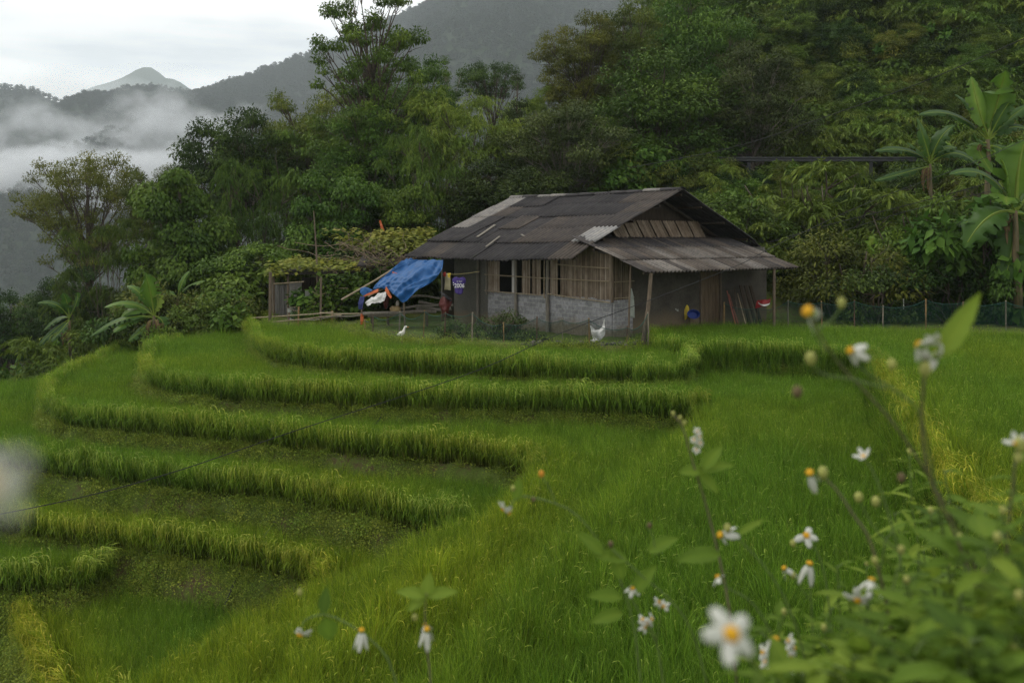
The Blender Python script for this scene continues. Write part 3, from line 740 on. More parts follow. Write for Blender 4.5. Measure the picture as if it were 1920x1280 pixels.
tree('leafy_bush', 'shrub_c', 1800, 480, 36.5, 180, 'dark bush beside the banana trunk', 'bush')
tree('leafy_bush', 'shrub_a', 1745, 365, 39, 190, 'bush growing round the foot of the smaller banana plant', 'bush')
tree('leafy_bush', 'shrub_e', 1850, 365, 36.5, 230, 'broad-leaved bush between the two taller banana plants', 'bush')
tree('reedy_bush', 'shrub_b', 1800, 330, 43, 200, 'feathery growth right behind the banana plants', 'bush')
tree('leafy_bush', 'shrub_c', 1900, 470, 35.5, 130, 'dark bush hiding the foot of the big banana plant', 'bush')
tree('scruffy_bush', 'scruffy', 935, 574, 30.6, 95, 'thin straggly bush against the block wall', 'bush', zg=-.1)
tree('scruffy_bush', 'scruffy', 870, 592, 30.4, 100, 'low straggly bush behind the net below the jersey', 'bush', zg=-.1)
tree('scruffy_bush', 'scruffy', 985, 606, 30.0, 90, 'low weedy bush at the near end of the block wall bush row', 'bush', zg=-.1)
tree('leafy_bush', 'shrub_e', 640, 520, 38.5, 150, 'leafy bush in front of the shed wall', 'bush')
tree('leafy_bush', 'shrub_a', 585, 560, 37, 70, 'small green bush by the bamboo rail', 'bush')

# hillside growth nobody could count
SH = ['shrub_a', 'shrub_b', 'shrub_c', 'shrub_d', 'shrub_e']
shr = [src(k, 'source_a_%d' % i) for i, k in enumerate(SH)]+[bpy.data.objects.new('source_b_%d' % i, r.data) for i, r in enumerate(reeds)]
SC = hidden('shrub_sources', shr)
rs = np.random.RandomState(21)
n = 9000
X = rs.uniform(-34, 75, n); Y = rs.uniform(33, 118, n)
keep = (np.abs(X) < Y*.62+3) & ~((Y > 50) & (Y < 55.2) & (X > 2)) & ((Y > 37) | (X < -10))
Pq = np.stack([X, Y], 1)
for k in (1, 2, 3, 4, 5): keep &= ~((sdist(Pq, POLY[k]) < 1.2) & (Y < (38 if k > 1 else 40)))
# house footprint and its yard stay free; the strip under the rail stays low
u_ = -.667*(X-1.78)+.743*(Y-30); v_ = .743*(X-1.78)+.667*(Y-30)
keep &= ~((u_ > -3.5) & (u_ < 9.3) & (v_ > -3) & (v_ < 11.8))
keep &= ~((X < 2) & (X > -9.5) & (Y < 41.5))
X = X[keep]; Y = Y[keep]; Z = H(X, Y)
kind = rs.randint(0, 7, len(X)); pn = fbm(X*.09, Y*.09, 3)
kind = np.where((Y > 55) & (pn > .5) & (rs.rand(len(X)) < .7), np.where(rs.rand(len(X)) < .6, 1, 5+rs.randint(0, 2, len(X))), kind)
bright = (Y > 55) & (Y < 64) & (X > 9) & (X < 24)
kind = np.where(bright & (rs.rand(len(X)) < .75), 1, kind)
scl = rs.uniform(.7, 1.5, len(X))*np.where(Y > 70, 1.5, 1)*np.where((Y < 50.5) & (X > 10.5) & (X < 19.5), .5, np.where((Y < 48) & (X > 2), .7, np.where((Y < 51) & (X > 2), .95, 1)))
rot = np.stack([rs.randn(len(X))*.12, rs.randn(len(X))*.12, rs.rand(len(X))*6.28], 1)
scatter('hillside_undergrowth', np.stack([X, Y, Z-.1], 1), rot, scl, kind, SC, 'dense shrubs, reeds and bamboo covering the hillside')
# treetops of the wooded ridge, read as one mass
TT = [src(k, 'source_t_%d' % i) for i, k in enumerate(['round_a', 'round_b', 'feather', 'olive', 'bamboo'])]
TC = hidden('wood_sources', TT)
n = 420; X = rs.uniform(6, 80, n); Y = rs.uniform(58, 125, n)
keep = (X < Y*.62+6) & (X > 5+.12*(Y-58))
X = X[keep]; Y = Y[keep]; Z = H(X, Y)
hgt = np.where(Y < 66, .38, .62)*rs.uniform(.8, 1.2, len(X))
scatter('hillside_wood', np.stack([X, Y, Z-.3], 1), np.stack([0*X, 0*X, rs.rand(len(X))*6.28], 1), hgt, rs.randint(0, 5, len(X)), TC, 'mixed green wood covering the steep hillside above the road')
# forest on the slope falling to the valley
n = 260; X = rs.uniform(-75, -14, n); Y = rs.uniform(40, 110, n)
keep = (np.abs(X) < Y*.62+3); X = X[keep]; Y = Y[keep]; Z = H(X, Y)
keep = Z+9 < CZ+(450-(560-20*rs.rand(len(X))))/F_*Y; X = X[keep]; Y = Y[keep]; Z = Z[keep]
scatter('valley_wood', np.stack([X, Y, Z-.3], 1), np.stack([0*X, 0*X, rs.rand(len(X))*6.28], 1), rs.uniform(.5, .8, len(X)), rs.randint(0, 5, len(X)), TC, 'dark wood on the slope below the terraces')
# far forest on the mountains: simple crowns
def far_tree(name, rs, n, hh, mat):
    parts = []
    for i in range(7):
        c = np.array([rs.randn()*1.6, rs.randn()*1.6, hh*(.5+.4*rs.rand())]); parts.append(clump(rs, c, (1.9, 1.9, 1.6), n//7, 1.0, .7, .1))
    V, F, A = joinl(parts); return mesh(name, V, F, mat, None, {'v': A}, link=False)
FT = hidden('far_sources', [far_tree('source_f_%d' % i, np.random.RandomState(80+i), 260, 8+2*i, LM['far']) for i in range(4)])
sel = rs.choice(len(mxs_), 330000); xx = mxs_[sel]+rs.randn(len(sel))*3; yy = mys_[sel]; zz = mzs_[sel]
ridge = (np.abs(yy-1700) < 60)
keep = (np.abs(xx) < yy*.56) & (yy < 1760) & (ridge | (rs.rand(len(sel)) < .75))
keep &= (rs.rand(len(sel)) < .9)
xx, yy, zz, ridge = xx[keep], yy[keep], zz[keep], ridge[keep]
print('far trees', len(xx))
scatter('mountain_forest', np.stack([xx, yy, zz-2], 1), np.stack([0*xx, 0*xx, rs.rand(len(xx))*6.28], 1), np.where(ridge, rs.uniform(.5, 1.1, len(xx)), rs.uniform(.7, 1.2, len(xx))), rs.randint(0, 4, len(xx)), FT, 'hazy forest covering the mountain ridge')
# ---------------------------------------------------------------- house
HB = math.atan2(.667, .743)
EX, EY = 1.78, 30.0
def hw(b, a, z): return (EX+.743*b-.667*a, EY+.667*b+.743*a, z)
def fa(px, b=1.2):
    t_ = (px-960)/F_; return (EX+.743*b-t_*(EY+.667*b))/(.667+.743*t_)
def sb(px, a=-.6):
    t_ = (px-960)/F_; return (t_*(EY+.743*a)-(EX-.667*a))/(.743-.667*t_)
house = empty('farmhouse', (EX, EY, 0), HB, 'low farmhouse of grey blocks and bamboo under dark corrugated roofs', 'house')
# local coordinates: x = b (across), y = a (along the eave), z up
m_roof, t = newmat('fibre_cement_sheet')
v = attr(t, 'v'); n1 = noise(t, 1.6, 5, .65, mapscale=(1, 1, 1)); n2 = noise(t, 14, 4, .6, mapscale=(.35, 1.2, .35)); n3 = noise(t, 5, 3, .6)
base = ramp(t, [(0, (.024, .023, .025)), (.35, (.042, .039, .040)), (.6, (.080, .066, .055)), (.8, (.16, .145, .13)), (1, (.30, .30, .295))], v)
mot = mixc(t, .5, n1, n2)
col = mixc(t, 1.0, base, ramp(t, [(.3, (.45, .45, .46)), (.5, (.85, .85, .85)), (.75, (1.4, 1.3, 1.15))], mot), 'MULTIPLY')
moss_ = ramp(t, [(.58, (0, 0, 0)), (.72, (1, 1, 1))], n3)
col = mixc(t, math_(t, 'MULTIPLY', moss_, .35), col, (.03, .035, .016))
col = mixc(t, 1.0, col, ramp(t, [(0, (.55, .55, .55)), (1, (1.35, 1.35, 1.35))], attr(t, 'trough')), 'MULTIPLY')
surf(t, col, .85, .2, bump=n2, bumpd=.004)
TR = []
def add_trough(o):
    global TR
    at = o.data.attributes.new('trough', 'FLOAT', 'POINT'); at.data.foreach_set('value', np.array(TR, np.float32)); TR = []; return o
def sheet(mb, b0, z0, b1, z1, a0, a1, v, lift=0., wl=.18, amp=.034, swap=False, phase=0, nb=4, sag=.0):
    """corrugated sheet between (b0,z0) (low) and (b1,z1) (high), spanning a0..a1; swap: waves run along b instead"""
    na = max(3, int(abs(a1-a0)/wl*8)); A_ = np.linspace(a0, a1, na); T_ = np.linspace(0, 1, nb)
    sl = np.array([b1-b0, z1-z0]); nrm = np.array([-sl[1], sl[0]])/np.hypot(*sl)
    if nrm[1] < 0: nrm = -nrm
    V = []; global TR
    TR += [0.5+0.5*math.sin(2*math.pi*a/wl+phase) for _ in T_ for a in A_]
    for tt in T_:
        for a in A_:
            wv = amp*math.sin(2*math.pi*a/wl+phase)+lift
            B = b0+(b1-b0)*tt+nrm[0]*wv; Z = z0+(z1-z0)*tt+nrm[1]*wv-sag*math.sin(math.pi*(a/8.45))
            V.append((B, a, Z) if not swap else (a, B, Z))
    Fs = [(i*na+j, i*na+j+1, (i+1)*na+j+1, (i+1)*na+j) for i in range(nb-1) for j in range(na-1)]
    if swap: Fs = [f[::-1] for f in Fs]
    mb.add(V, Fs, v)
def solid(o, th):
    md = o.modifiers.new('thickness', 'SOLIDIFY'); md.thickness = th; md.offset = 0; return o
rs = np.random.RandomState(5)
prof = [(-.05, 2.40), (1.10, 2.97), (2.18, 3.43), (3.24, 3.86), (4.28, 4.28), (5.30, 4.70)]
mb = MB(); nc_ = 9; wc = 8.45/nc_
for r in range(5):
    (b0, z0), (b1, z1) = prof[r], prof[r+1]
    ov = .10
    sl = (z1-z0)/(b1-b0)
    for c in range(nc_):
        a0 = c*wc; tone = .12+.25*rs.rand() if rs.rand() < .8 else .5
        if r == 1 and c == 0: tone = .93
        if (r == 4 and c == 8) or (r == 3 and c == 8): tone = .86
        if r == 2 and c == 8: tone = .84
        if r in (1, 2) and c == 7: tone = .30
        if r == 1 and c in (1, 2): tone = .46
        if r == 2 and c in (0, 1, 2): tone = .42
        if r == 0 and c in (0,): tone = .55
        bj = rs.randn()*.012; e0 = .03*rs.randn()*(r == 0)
        sheet(mb, b0-ov*(r > 0)+e0, z0-ov*sl*(r > 0)+e0*sl, b1, z1, a0-.03+(c == 0)*rs.randn()*.03, a0+wc+.03, tone, lift=.035*(r > 0)+bj+.004*(c % 2), phase=0, sag=.05)
for r in range(5):
    (b0, z0), (b1, z1) = prof[r], prof[r+1]; sl = (z1-z0)/(b1-b0)
    for c in range(nc_):
        sheet(mb, 10.6-b0+.1*(r > 0), z0-.1*sl*(r > 0), 10.6-b1, z1, c*wc-.03, (c+1)*wc+.03, .15+.25*rs.rand(), lift=.035*(r > 0)+rs.randn()*.01, wl=.18, nb=2)
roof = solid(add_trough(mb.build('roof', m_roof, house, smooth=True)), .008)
# ridge caps
mb = MB(); m = 11
for i in range(m):
    a0 = i*8.5/m-.05; a1 = a0+8.5/m+.08; zz = 4.735-.045*math.sin(math.pi*i/m)+.012*(i % 2)
    tone = .85 if i in (1, 7, 8, 10) else .2+.2*rs.rand()
    V = []; n = 9
    for a in (a0, a1):
        for j in range(n):
            th = math.pi*(j/(n-1)); V.append((5.3-.20*math.cos(th), a, zz+.10*math.sin(th)-.055+.01*(a == a1)))
    mb.add(V, [(j, j+1, n+j+1, n+j) for j in range(n-1)], tone)
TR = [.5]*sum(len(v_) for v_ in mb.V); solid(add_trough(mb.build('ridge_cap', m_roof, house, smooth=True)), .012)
# lean-to roof over the gable end
mb = MB(); L0 = [(-2.34, 2.06), (-1.30, 2.41), (-.28, 2.745), (.72, 3.08)]
for r in range(3):
    (y0, z0), (y1, z1) = L0[r], L0[r+1]; sl = (z1-z0)/(y1-y0)
    for c in range(9):
        b0 = .72+c*.89; tone = .45+.32*rs.rand()
        if r == 2: tone = .3+.2*rs.rand()
        if r == 1 and c == 0: tone = .62
        # split every sheet in strips of slightly different weathering
        k0 = b0
        while k0 < b0+.88:
            k1 = min(b0+.9, k0+rs.uniform(.15, .45)); tt = np.clip(tone+rs.randn()*.09, .2, .8)
            sheet(mb, y0-.1*(r > 0), z0-.1*sl*(r > 0), y1, z1, k0, k1+.001, tt, lift=.03*(r > 0)+(c % 2)*.004, swap=True, wl=.18)
            k0 = k1
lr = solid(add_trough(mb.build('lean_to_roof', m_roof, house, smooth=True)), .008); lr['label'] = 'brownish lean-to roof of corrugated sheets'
WOOD = simple('weathered_wood', (.11, .085, .06), .4, 7, .85, .2, bump=1, bumpd=.006, mapscale=(4, 4, .6))
WOODG = simple('grey_wood', (.16, .145, .12), .35, 7, .85, .2, bump=1, bumpd=.006, mapscale=(4, 4, .5))
DARKW = simple('dark_wood', (.035, .026, .018), .4, 6, .85, .2, mapscale=(3, 3, .5))
# loose strips lying on the roof
def on_roof(b, a, l=.075):
    i = max(i for i in range(5) if prof[i][0] <= b); (b0, z0), (b1, z1) = prof[i], prof[i+1]
    return (b, a, z0+(z1-z0)*(b-b0)/(b1-b0)+l)
for (b0, a0, b1, a1, r_) in ((1.25, 5.9, 2.3, 6.15, .045), (.55, 4.6, 1.3, 4.75, .03), (1.3, 3.5, 1.45, 3.8, .03)):
    p = np.array(on_roof(b0, a0)); q = np.array(on_roof(b1, a1)); d_ = q-p; l_ = np.linalg.norm(d_); d_ /= l_
    s_ = np.cross(d_, [0, 0, 1]); s_ /= np.linalg.norm(s_); mb = MB(); mb.box((p+q)/2, (l_, r_*2.4, .02), (d_, s_, np.cross(s_, d_)), .6); mb.build('roof_batten', WOODG, house)
# purlins and rafters seen in the open gable
for b_, z_ in ((.25, 2.44), (1.5, 3.02), (2.9, 3.6), (4.2, 4.12), (5.3, 4.52), (6.4, 4.12), (7.7, 3.6), (9.1, 3.02)):
    MB().tube([(b_, .03, z_), (b_, 8.4, z_-.02)], .045, 7).build('purlin', DARKW, house)
for a_ in (1.0, 4.5, 8.1):
    MB().tube([(.5, a_, 2.5), (5.3, a_, 4.44)], .05, 7).build('rafter', DARKW, house)
    MB().tube([(10.1, a_, 2.5), (5.3, a_, 4.44)], .05, 7).build('rafter', DARKW, house)
# walls -----------------------------------------------------------
m_block, t = newmat('grey_block_wall')
tcn = t.nodes.new('ShaderNodeTexCoord'); spx = t.nodes.new('ShaderNodeSeparateXYZ'); t.links.new(tcn.outputs['Object'], spx.inputs[0])
cb = t.nodes.new('ShaderNodeCombineXYZ'); t.links.new(math_(t, 'ADD', spx.outputs[0], spx.outputs[1]), cb.inputs[0]); t.links.new(spx.outputs[2], cb.inputs[1])
nd = t.nodes.new('ShaderNodeTexNoise'); nd.inputs['Scale'].default_value = 5; t.links.new(tcn.outputs['Object'], nd.inputs['Vector'])
vm = t.nodes.new('ShaderNodeVectorMath'); vm.operation = 'MULTIPLY_ADD'; vm.inputs[1].default_value = (.07, .05, 0); t.links.new(nd.outputs['Color'], vm.inputs[0]); t.links.new(cb.outputs[0], vm.inputs[2])
br = t.nodes.new('ShaderNodeTexBrick'); t.links.new(vm.outputs[0], br.inputs['Vector']); br.inputs['Scale'].default_value = 1
br.inputs['Brick Width'].default_value = .30; br.inputs['Row Height'].default_value = .135; br.inputs['Mortar Size'].default_value = .010; br.inputs['Mortar Smooth'].default_value = .5
br.inputs['Color1'].default_value = (.16, .16, .165, 1); br.inputs['Color2'].default_value = (.25, .25, .26, 1); br.inputs['Mortar'].default_value = (.29, .285, .27, 1)
nn_ = noise(t, 12, 5, .7); nb_ = noise(t, 1.3, 4, .6)
c_ = mixc(t, 1, br.outputs['Color'], ramp(t, [(.3, (.7, .7, .7)), (.7, (1.3, 1.3, 1.3))], nn_), 'MULTIPLY')
# mud splash and smeared render near the ground: height plus noise
hgt = math_(t, 'ADD', spx.outputs[2], math_(t, 'MULTIPLY', math_(t, 'SUBTRACT', nb_, .5), .9))
mud = ramp(t, [(.22, (1, 1, 1)), (.5, (0, 0, 0))], hgt)
c_ = mixc(t, mud, c_, ramp(t, [(.3, (.13, .105, .075)), (.7, (.21, .175, .13))], nn_))
surf(t, c_, .92, .15, bump=mixc(t, .5, br.outputs['Color'], nn_), bumpd=.012)
m_plast, t = newmat('grey_render')
n1 = noise(t, 1.2, 5, .6); n2 = noise(t, 18, 4, .6)
c_ = mixc(t, .6, ramp(t, [(.3, (.05, .05, .046)), (.7, (.13, .125, .11))], n1), ramp(t, [(.3, (.08, .078, .068)), (.7, (.14, .135, .115))], n2))
tcn = t.nodes.new('ShaderNodeTexCoord'); spx = t.nodes.new('ShaderNodeSeparateXYZ'); t.links.new(tcn.outputs['Object'], spx.inputs[0])
mud = ramp(t, [(.15, (1, 1, 1)), (.55, (0, 0, 0))], math_(t, 'ADD', spx.outputs[2], math_(t, 'MULTIPLY', math_(t, 'SUBTRACT', n1, .5), .8)))
c_ = mixc(t, math_(t, 'MULTIPLY', mud, .7), c_, (.17, .125, .075))
surf(t, c_, .92, .15, bump=n2, bumpd=.006)
a915 = fa(915)
MB().box((1.25, (a915-.6)/2, .58), (.10, a915+.6, 1.28)).build('block_wall', m_block, house)
pw = MB().box((1.30, (fa(850)+a915)/2+.002, 1.35), (.10, fa(850)-a915, 2.9)).build('rendered_wall', m_plast, house)
m_shade, t = newmat('shaded_render')  # render with the shade under the lean-to put into its colour, muddy low down
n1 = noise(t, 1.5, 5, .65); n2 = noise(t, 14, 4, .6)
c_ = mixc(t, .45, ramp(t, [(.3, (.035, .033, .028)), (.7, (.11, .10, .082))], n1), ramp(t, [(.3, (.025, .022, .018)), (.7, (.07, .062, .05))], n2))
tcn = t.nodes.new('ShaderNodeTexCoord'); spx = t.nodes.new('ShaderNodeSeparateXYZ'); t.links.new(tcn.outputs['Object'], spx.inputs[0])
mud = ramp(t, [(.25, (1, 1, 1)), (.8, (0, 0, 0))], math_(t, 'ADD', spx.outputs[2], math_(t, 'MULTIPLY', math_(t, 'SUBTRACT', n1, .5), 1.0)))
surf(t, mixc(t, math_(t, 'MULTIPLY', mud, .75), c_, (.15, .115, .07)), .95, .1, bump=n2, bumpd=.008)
# gable side wall: blocks low near the corner, render coloured dark for the lean-to shade beyond
b118 = sb(1180)
MB().box(((1.2+b118)/2+.05, -.6, .55), (b118-1.2+.1, .10, 1.22)).build('block_wall', m_block, house)
dl, dr = sb(1310), sb(1347)
MB().box(((b118+.1+dl)/2, -.6, 1.2), (dl-b118-.1, .10, 2.7)).build('rendered_wall', m_shade, house)
MB().box(((dr+9.3)/2, -.6, 1.2), (9.3-dr, .10, 2.7)).build('rendered_wall', m_shade, house)
MB().box(((dl+dr)/2, -.6, 2.33), (dr-dl, .10, .44)).build('rendered_wall', m_shade, house)
dp = MB()
for i in range(5):
    wd = (dr-dl-.1)/5; dp.box((dl+.05+wd*(i+.5), -.63+.004*(i % 2), 1.02), (wd-.012, .04, 2.1), v=rs.rand())
door = dp.build('door', simple('door_boards', (.10, .072, .045), .35, 6, .8, .2, mapscale=(3, 3, .4)), house)
for bx_ in (dl, dr): MB().box((bx_, -.64, 1.05), (.07, .14, 2.16)).build('door_post', WOOD, house)
MB().box(((dl+dr)/2, -.645, .0), (dr-dl+.1, .18, .14)).build('door_sill', WOOD, house)
MB().box((5.3, 8.0, 1.3), (8.0, .1, 2.8)).build('rendered_wall', m_plast, house)
MB().box((9.3, 3.7, 1.3), (.1, 8.5, 2.9)).build('rendered_wall', m_plast, house)
MB().box((2.7, fa(850)+.02, 1.3), (2.75, .1, 2.8)).build('rendered_wall', m_plast, house)
# beige block pier beside the porch
MB().box((1.9, fa(834), .8), (.12, .9, 1.7)).build('rendered_wall', simple('beige_render', (.27, .235, .18), .25, 6, .9, .2, bump=1), house)
# dark back of the gable and ceiling boards
MB().add([(.9, 1.2, 2.7), (5.3, 1.2, 4.5), (9.7, 1.2, 2.7), (9.7, 1.28, 2.7), (5.3, 1.28, 4.5), (.9, 1.28, 2.7)], [(0, 2, 1), (3, 5, 4), (0, 5, 3, 2), (0, 1, 4, 5), (1, 2, 3, 4)]).build('gable_board', DARKW, house)
# bamboo panels
m_bam, t = newmat('split_bamboo')
v = attr(t, 'v'); n1 = noise(t, 2.0, 5, .65); n2 = noise(t, 30, 3, .6, mapscale=(1, 1, .12))
c_ = ramp(t, [(0, (.06, .045, .03)), (.45, (.17, .138, .103)), (.8, (.26, .22, .175)), (1, (.36, .345, .31))], math_(t, 'ADD', math_(t, 'MULTIPLY', v, .8), math_(t, 'MULTIPLY', math_(t, 'SUBTRACT', n2, .4), .7)))
c_ = mixc(t, 1, c_, ramp(t, [(.35, (.7, .62, .55)), (.65, (1.1, 1.08, 1.05))], n1), 'MULTIPLY')
surf(t, c_, .75, .25, bump=n2, bumpd=.004)
def bamboo_panel(axis_, p0, p1, z0, z1, off, vb=.5, name='bamboo_panel', sw=.035):
    """strips; axis_ 'a': along y at x=off; 'b': along x at y=off"""
    mb = MB(); p = p0
    while p < p1-.005:
        w_ = min(sw*rs.uniform(.7, 1.5), p1-p); vv = np.clip(vb+rs.randn()*.22, 0, .95)
        if rs.rand() < .06: vv = .03
        zt = z1+rs.randn()*.01; zb = z0+rs.randn()*.018; o_ = off+rs.randn()*.004
        for q0, q1 in ((zb, zb+(zt-zb)*rs.uniform(.4, .6)),):
            for (za, zz_) in ((q0, q1), (q1, zt)):
                tl = rs.randn()*.003
                c = (o_+tl, p+w_/2, (za+zz_)/2) if axis_ == 'a' else (p+w_/2, o_+tl, (za+zz_)/2)
                s_ = (.012, w_-.003, zz_-za) if axis_ == 'a' else (w_-.003, .012, zz_-za)
                mb.box(c, s_, v=np.clip(vv+rs.randn()*.06, 0, 1))
        p += w_
    return mb.build(name, m_bam, house)
for p0, p1, vb in ((915, 937, .75), (979, 994, .6), (998, 1014, .62), (1031, 1046, .66), (1051, 1147, .45)):
    a1_, a0_ = fa(p0), fa(p1); top = 2.66 if a0_ < .3 else 2.86
    if p0 == 1051:
        bamboo_panel('a', 0.02, a1_, 1.19, 2.84, 1.20, .45); bamboo_panel('a', -.6, 0.015, 1.17, 2.58, 1.20, .5)
    else: bamboo_panel('a', a0_, a1_, 1.20, top, 1.20, vb)
bamboo_panel('b', 1.22, b118+.1, 1.16, 2.56, -.625, .25)
pk = MB().box((1.17, fa(965), 2.0), (.03, fa(962)-fa(968.5), 1.62)).build('pale_plank', simple('pale_plank', (.36, .35, .33), .2, 8, .8, .2, mapscale=(3, 3, .5)), house)
pk['label'] = 'pale upright plank in the window opening'
# posts and rails on the front
BAMP = simple('bamboo_pole', (.25, .20, .13), .3, 5, .6, .35, mapscale=(2, 2, 3))
for px_, zt, r_, mt in ((970.5, 2.86, .055, WOODG), (1030, 2.8, .06, WOODG), (899, 2.8, .045, WOODG), (915.5, 2.85, .03, WOODG), (1024, 2.8, .022, BAMP)):
    a_ = fa(px_); MB().tube([(1.11, a_-.02, -.05 if r_ > .03 else 1.1), (1.12, a_+.01, 1.2), (1.13, a_, zt)], [r_*1.15, r_, r_*.85], 8).build('post', mt, house)
MB().tube([(1.15, -.62, 1.1), (1.15, -.62, 2.58)], .05, 6).build('post', WOOD, house)
for (p0, p1, z0, z1) in ((913, 1023, 1.245, 1.20), (913, 1146, 1.80, 1.74), (1030, 1147, 1.26, 1.10), (1048, 1146, 2.22, 2.14)):
    MB().tube([(1.10, fa(p0), z0), (1.095, (fa(p0)+fa(p1))/2, (z0+z1)/2-.012), (1.10, fa(p1), z1)], .019, 6).build('rail', BAMP, house)
for z_ in (1.22, 1.72): MB().tube([(1.2, -.66, z_), (b118+.15, -.66, z_+.01)], .017, 6).build('rail', BAMP, house)
# leaning sheets closing the gable above the lean-to
for i in range(7):
    b0 = 2.75+i*.68; w_ = .60; k = .22; zt = 3.60 if i else 3.50; mb = MB()
    rf = min(2.42+.431*min(b0+w_-k, 10.6-(b0+w_-k)), 9)
    for j in range(5):
        bb = b0+w_*(j+.5)/5
        P = np.array([bb-k, .80, min(3.66, 2.40+.431*min(bb-k, 10.6-bb+k)-.02)]); Q = np.array([bb, .60, 3.06])
        d_ = P-Q; l_ = np.linalg.norm(d_); d_ /= l_; s_ = np.array([1, 0, 0.]); n_ = np.cross(d_, s_); n_ /= np.linalg.norm(n_); s_ = np.cross(n_, d_)
        mb.box((P+Q)/2+n_*.006*(j % 2), (w_/5-.004, l_, .012), (s_, d_, n_), np.clip(.20+rs.randn()*.12, .04, .5))
    mb.build('leaning_board', m_bam, house)
# lean-to posts (lean as in the photo) as parts of the house
def loc(px, py, d):
    x, y, z = W(px, py, d); dx, dy = x-EX, y-EY; return (dx*.743+dy*.667, -dx*.667+dy*.743, z)
MB().tube([loc(1221, 512, 28.9), loc(1216, 575, 28.8), loc(1206, 646, 28.6)], [.055, .06, .075], 8).build('post', WOOD, house)
MB().tube([loc(1183, 495, 29.6), loc(1180, 570, 29.5), loc(1179, 640, 29.4)], .03, 7).build('post', WOOD, house)
MB().tube([loc(1452, 503, 33.2), loc(1452, 612, 33.2)], .05, 7).build('post', WOOD, house)
MB().tube([(.75, -2.2, 2.04), (8.6, -2.2, 2.04)], .04, 7).build('purlin', DARKW, house)
MB().tube([(.75, -.2, 2.70), (8.6, -.2, 2.70)], .04, 7).build('purlin', DARKW, house)
# ---------------------------------------------------------------- rock footing along the yard edge
def rock(mb, c, s, rs):
    u = np.linspace(0, math.pi, 6); v_ = np.linspace(0, 2*math.pi, 9)[:-1]; V = []; ph = rs.rand(3)*6
    for a in u:
        for b in v_:
            d = np.array([math.sin(a)*math.cos(b), math.sin(a)*math.sin(b), math.cos(a)])
            k = 1+.16*math.sin(3*d[0]+ph[0])+.16*math.sin(3.3*d[1]+ph[1])+.12*math.sin(4*d[2]+ph[2])
            V.append(np.array(c)+d*np.array(s)*k)
    mb.add(V, [(i*8+j, i*8+(j+1) % 8, (i+1)*8+(j+1) % 8, (i+1)*8+j) for i in range(5) for j in range(8)][::1], rs.rand())
m_rock, t = newmat('field_stone')
v = attr(t, 'v'); n1 = noise(t, 6, 5, .65)
c_ = mixc(t, ramp(t, [(.45, (0, 0, 0)), (.6, (1, 1, 1))], n1), ramp(t, [(0, (.05, .045, .038)), (1, (.15, .14, .12))], v), (.035, .045, .02))
surf(t, c_, .9, .2, bump=n1, bumpd=.03)
mb = MB(); rs = np.random.RandomState(44)
yp = POLY['yard']
for px_ in np.arange(985, 1228, 5.2):
    for row in range(4):
        y0 = (646 if px_ < 1190 else 646-(px_-1190)*.25)
        x, y = G(px_+rs.randn()*2, y0+rs.randn()*1.0, 2.95); y -= .02
        z = -.42+row*.15+rs.randn()*.02
        if row == 3 and rs.rand() < .35: continue
        rock(mb, (x, y+.16+row*.05, z), (rs.uniform(.08, .15), .11, rs.uniform(.06, .10)), rs)
tag(mb.build('stone_footing', m_rock, None, smooth=True), 'rough stacked stone footing along the yard edge', 'stone wall')
# ---------------------------------------------------------------- things in the yard
def Wp(px, py, d): return np.array(W(px, py, d))
def cloth_patch(name, ctrl, mat, parent=None, res=(26, 26), wr=.02, wf=3.0, seed=0, sol=.006, v=None, folds=0):
    """smooth surface through a grid of control points (rows x cols x 3), with wrinkles"""
    C = np.array(ctrl, float); nr, ncq = C.shape[:2]
    def cr(P, t_):   # Catmull-Rom along axis 0
        n = len(P)-1; x = t_*n; i = int(min(n-1, x)); f = x-i
        p0 = P[max(i-1, 0)]; p1 = P[i]; p2 = P[i+1]; p3 = P[min(i+2, n)]
        return .5*((2*p1)+(-p0+p2)*f+(2*p0-5*p1+4*p2-p3)*f*f+(-p0+3*p1-3*p2+p3)*f**3)
    V = []
    for u in np.linspace(0, 1, res[0]):
        row = cr(C, u)
        for v_ in np.linspace(0, 1, res[1]): V.append(cr(row, v_))
    V = np.array(V); off = np.array([mnoise.noise(Vector((p[0]*wf+seed, p[1]*wf, p[2]*wf))) + .5*mnoise.noise(Vector((p[0]*wf*2.7+seed, p[1]*wf*2.7, p[2]*wf*2.7))) for p in V])
    if folds:
        U = np.repeat(np.linspace(0, 1, res[0]), res[1]); Vv = np.tile(np.linspace(0, 1, res[1]), res[0])
        rg = np.array([1-abs(mnoise.noise(Vector((b_*7+a_*2.2+seed, a_*1.6, 0))))*3+.5*mnoise.noise(Vector((b_*15-a_*4, a_*5+seed, 2)))+.35*(1-3*abs(mnoise.noise(Vector((b_*3+seed, a_*9, 5))))) for a_, b_ in zip(U, Vv)])
        V[:, 1] -= rg*folds; V[:, 2] += rg*folds*.5-.10*np.sin(math.pi*Vv)*U*(U < 1)*folds*3
    V[:, 2] += off*wr; V[:, 1] -= off*wr*1.5
    o = mesh(name, V, grid_faces(res[1], res[0]), mat, parent, None, True); md = o.modifiers.new('t', 'SOLIDIFY'); md.thickness = sol
    return o
def clothm(name, c, var=.18, rough=.6, scale=5): return simple(name, c, var, scale, rough, .3, bump=1, bumpd=.004)
BLUE = clothm('blue_plastic', (.005, .066, .20), .2, .6); ORANGE = clothm('orange_plastic', (.42, .10, .03)); WHITEC = clothm('white_plastic', (.52, .52, .50), .15, .5)
tp = empty('tarpaulin', Wp(750, 620, 34.0)*[1, 1, 0], 0, 'blue tarpaulin with orange underside stretched off the eave over poles', 'tarpaulin'); T0 = np.array(tp.location)
def WL(px, py, d): return Wp(px, py, d)-T0
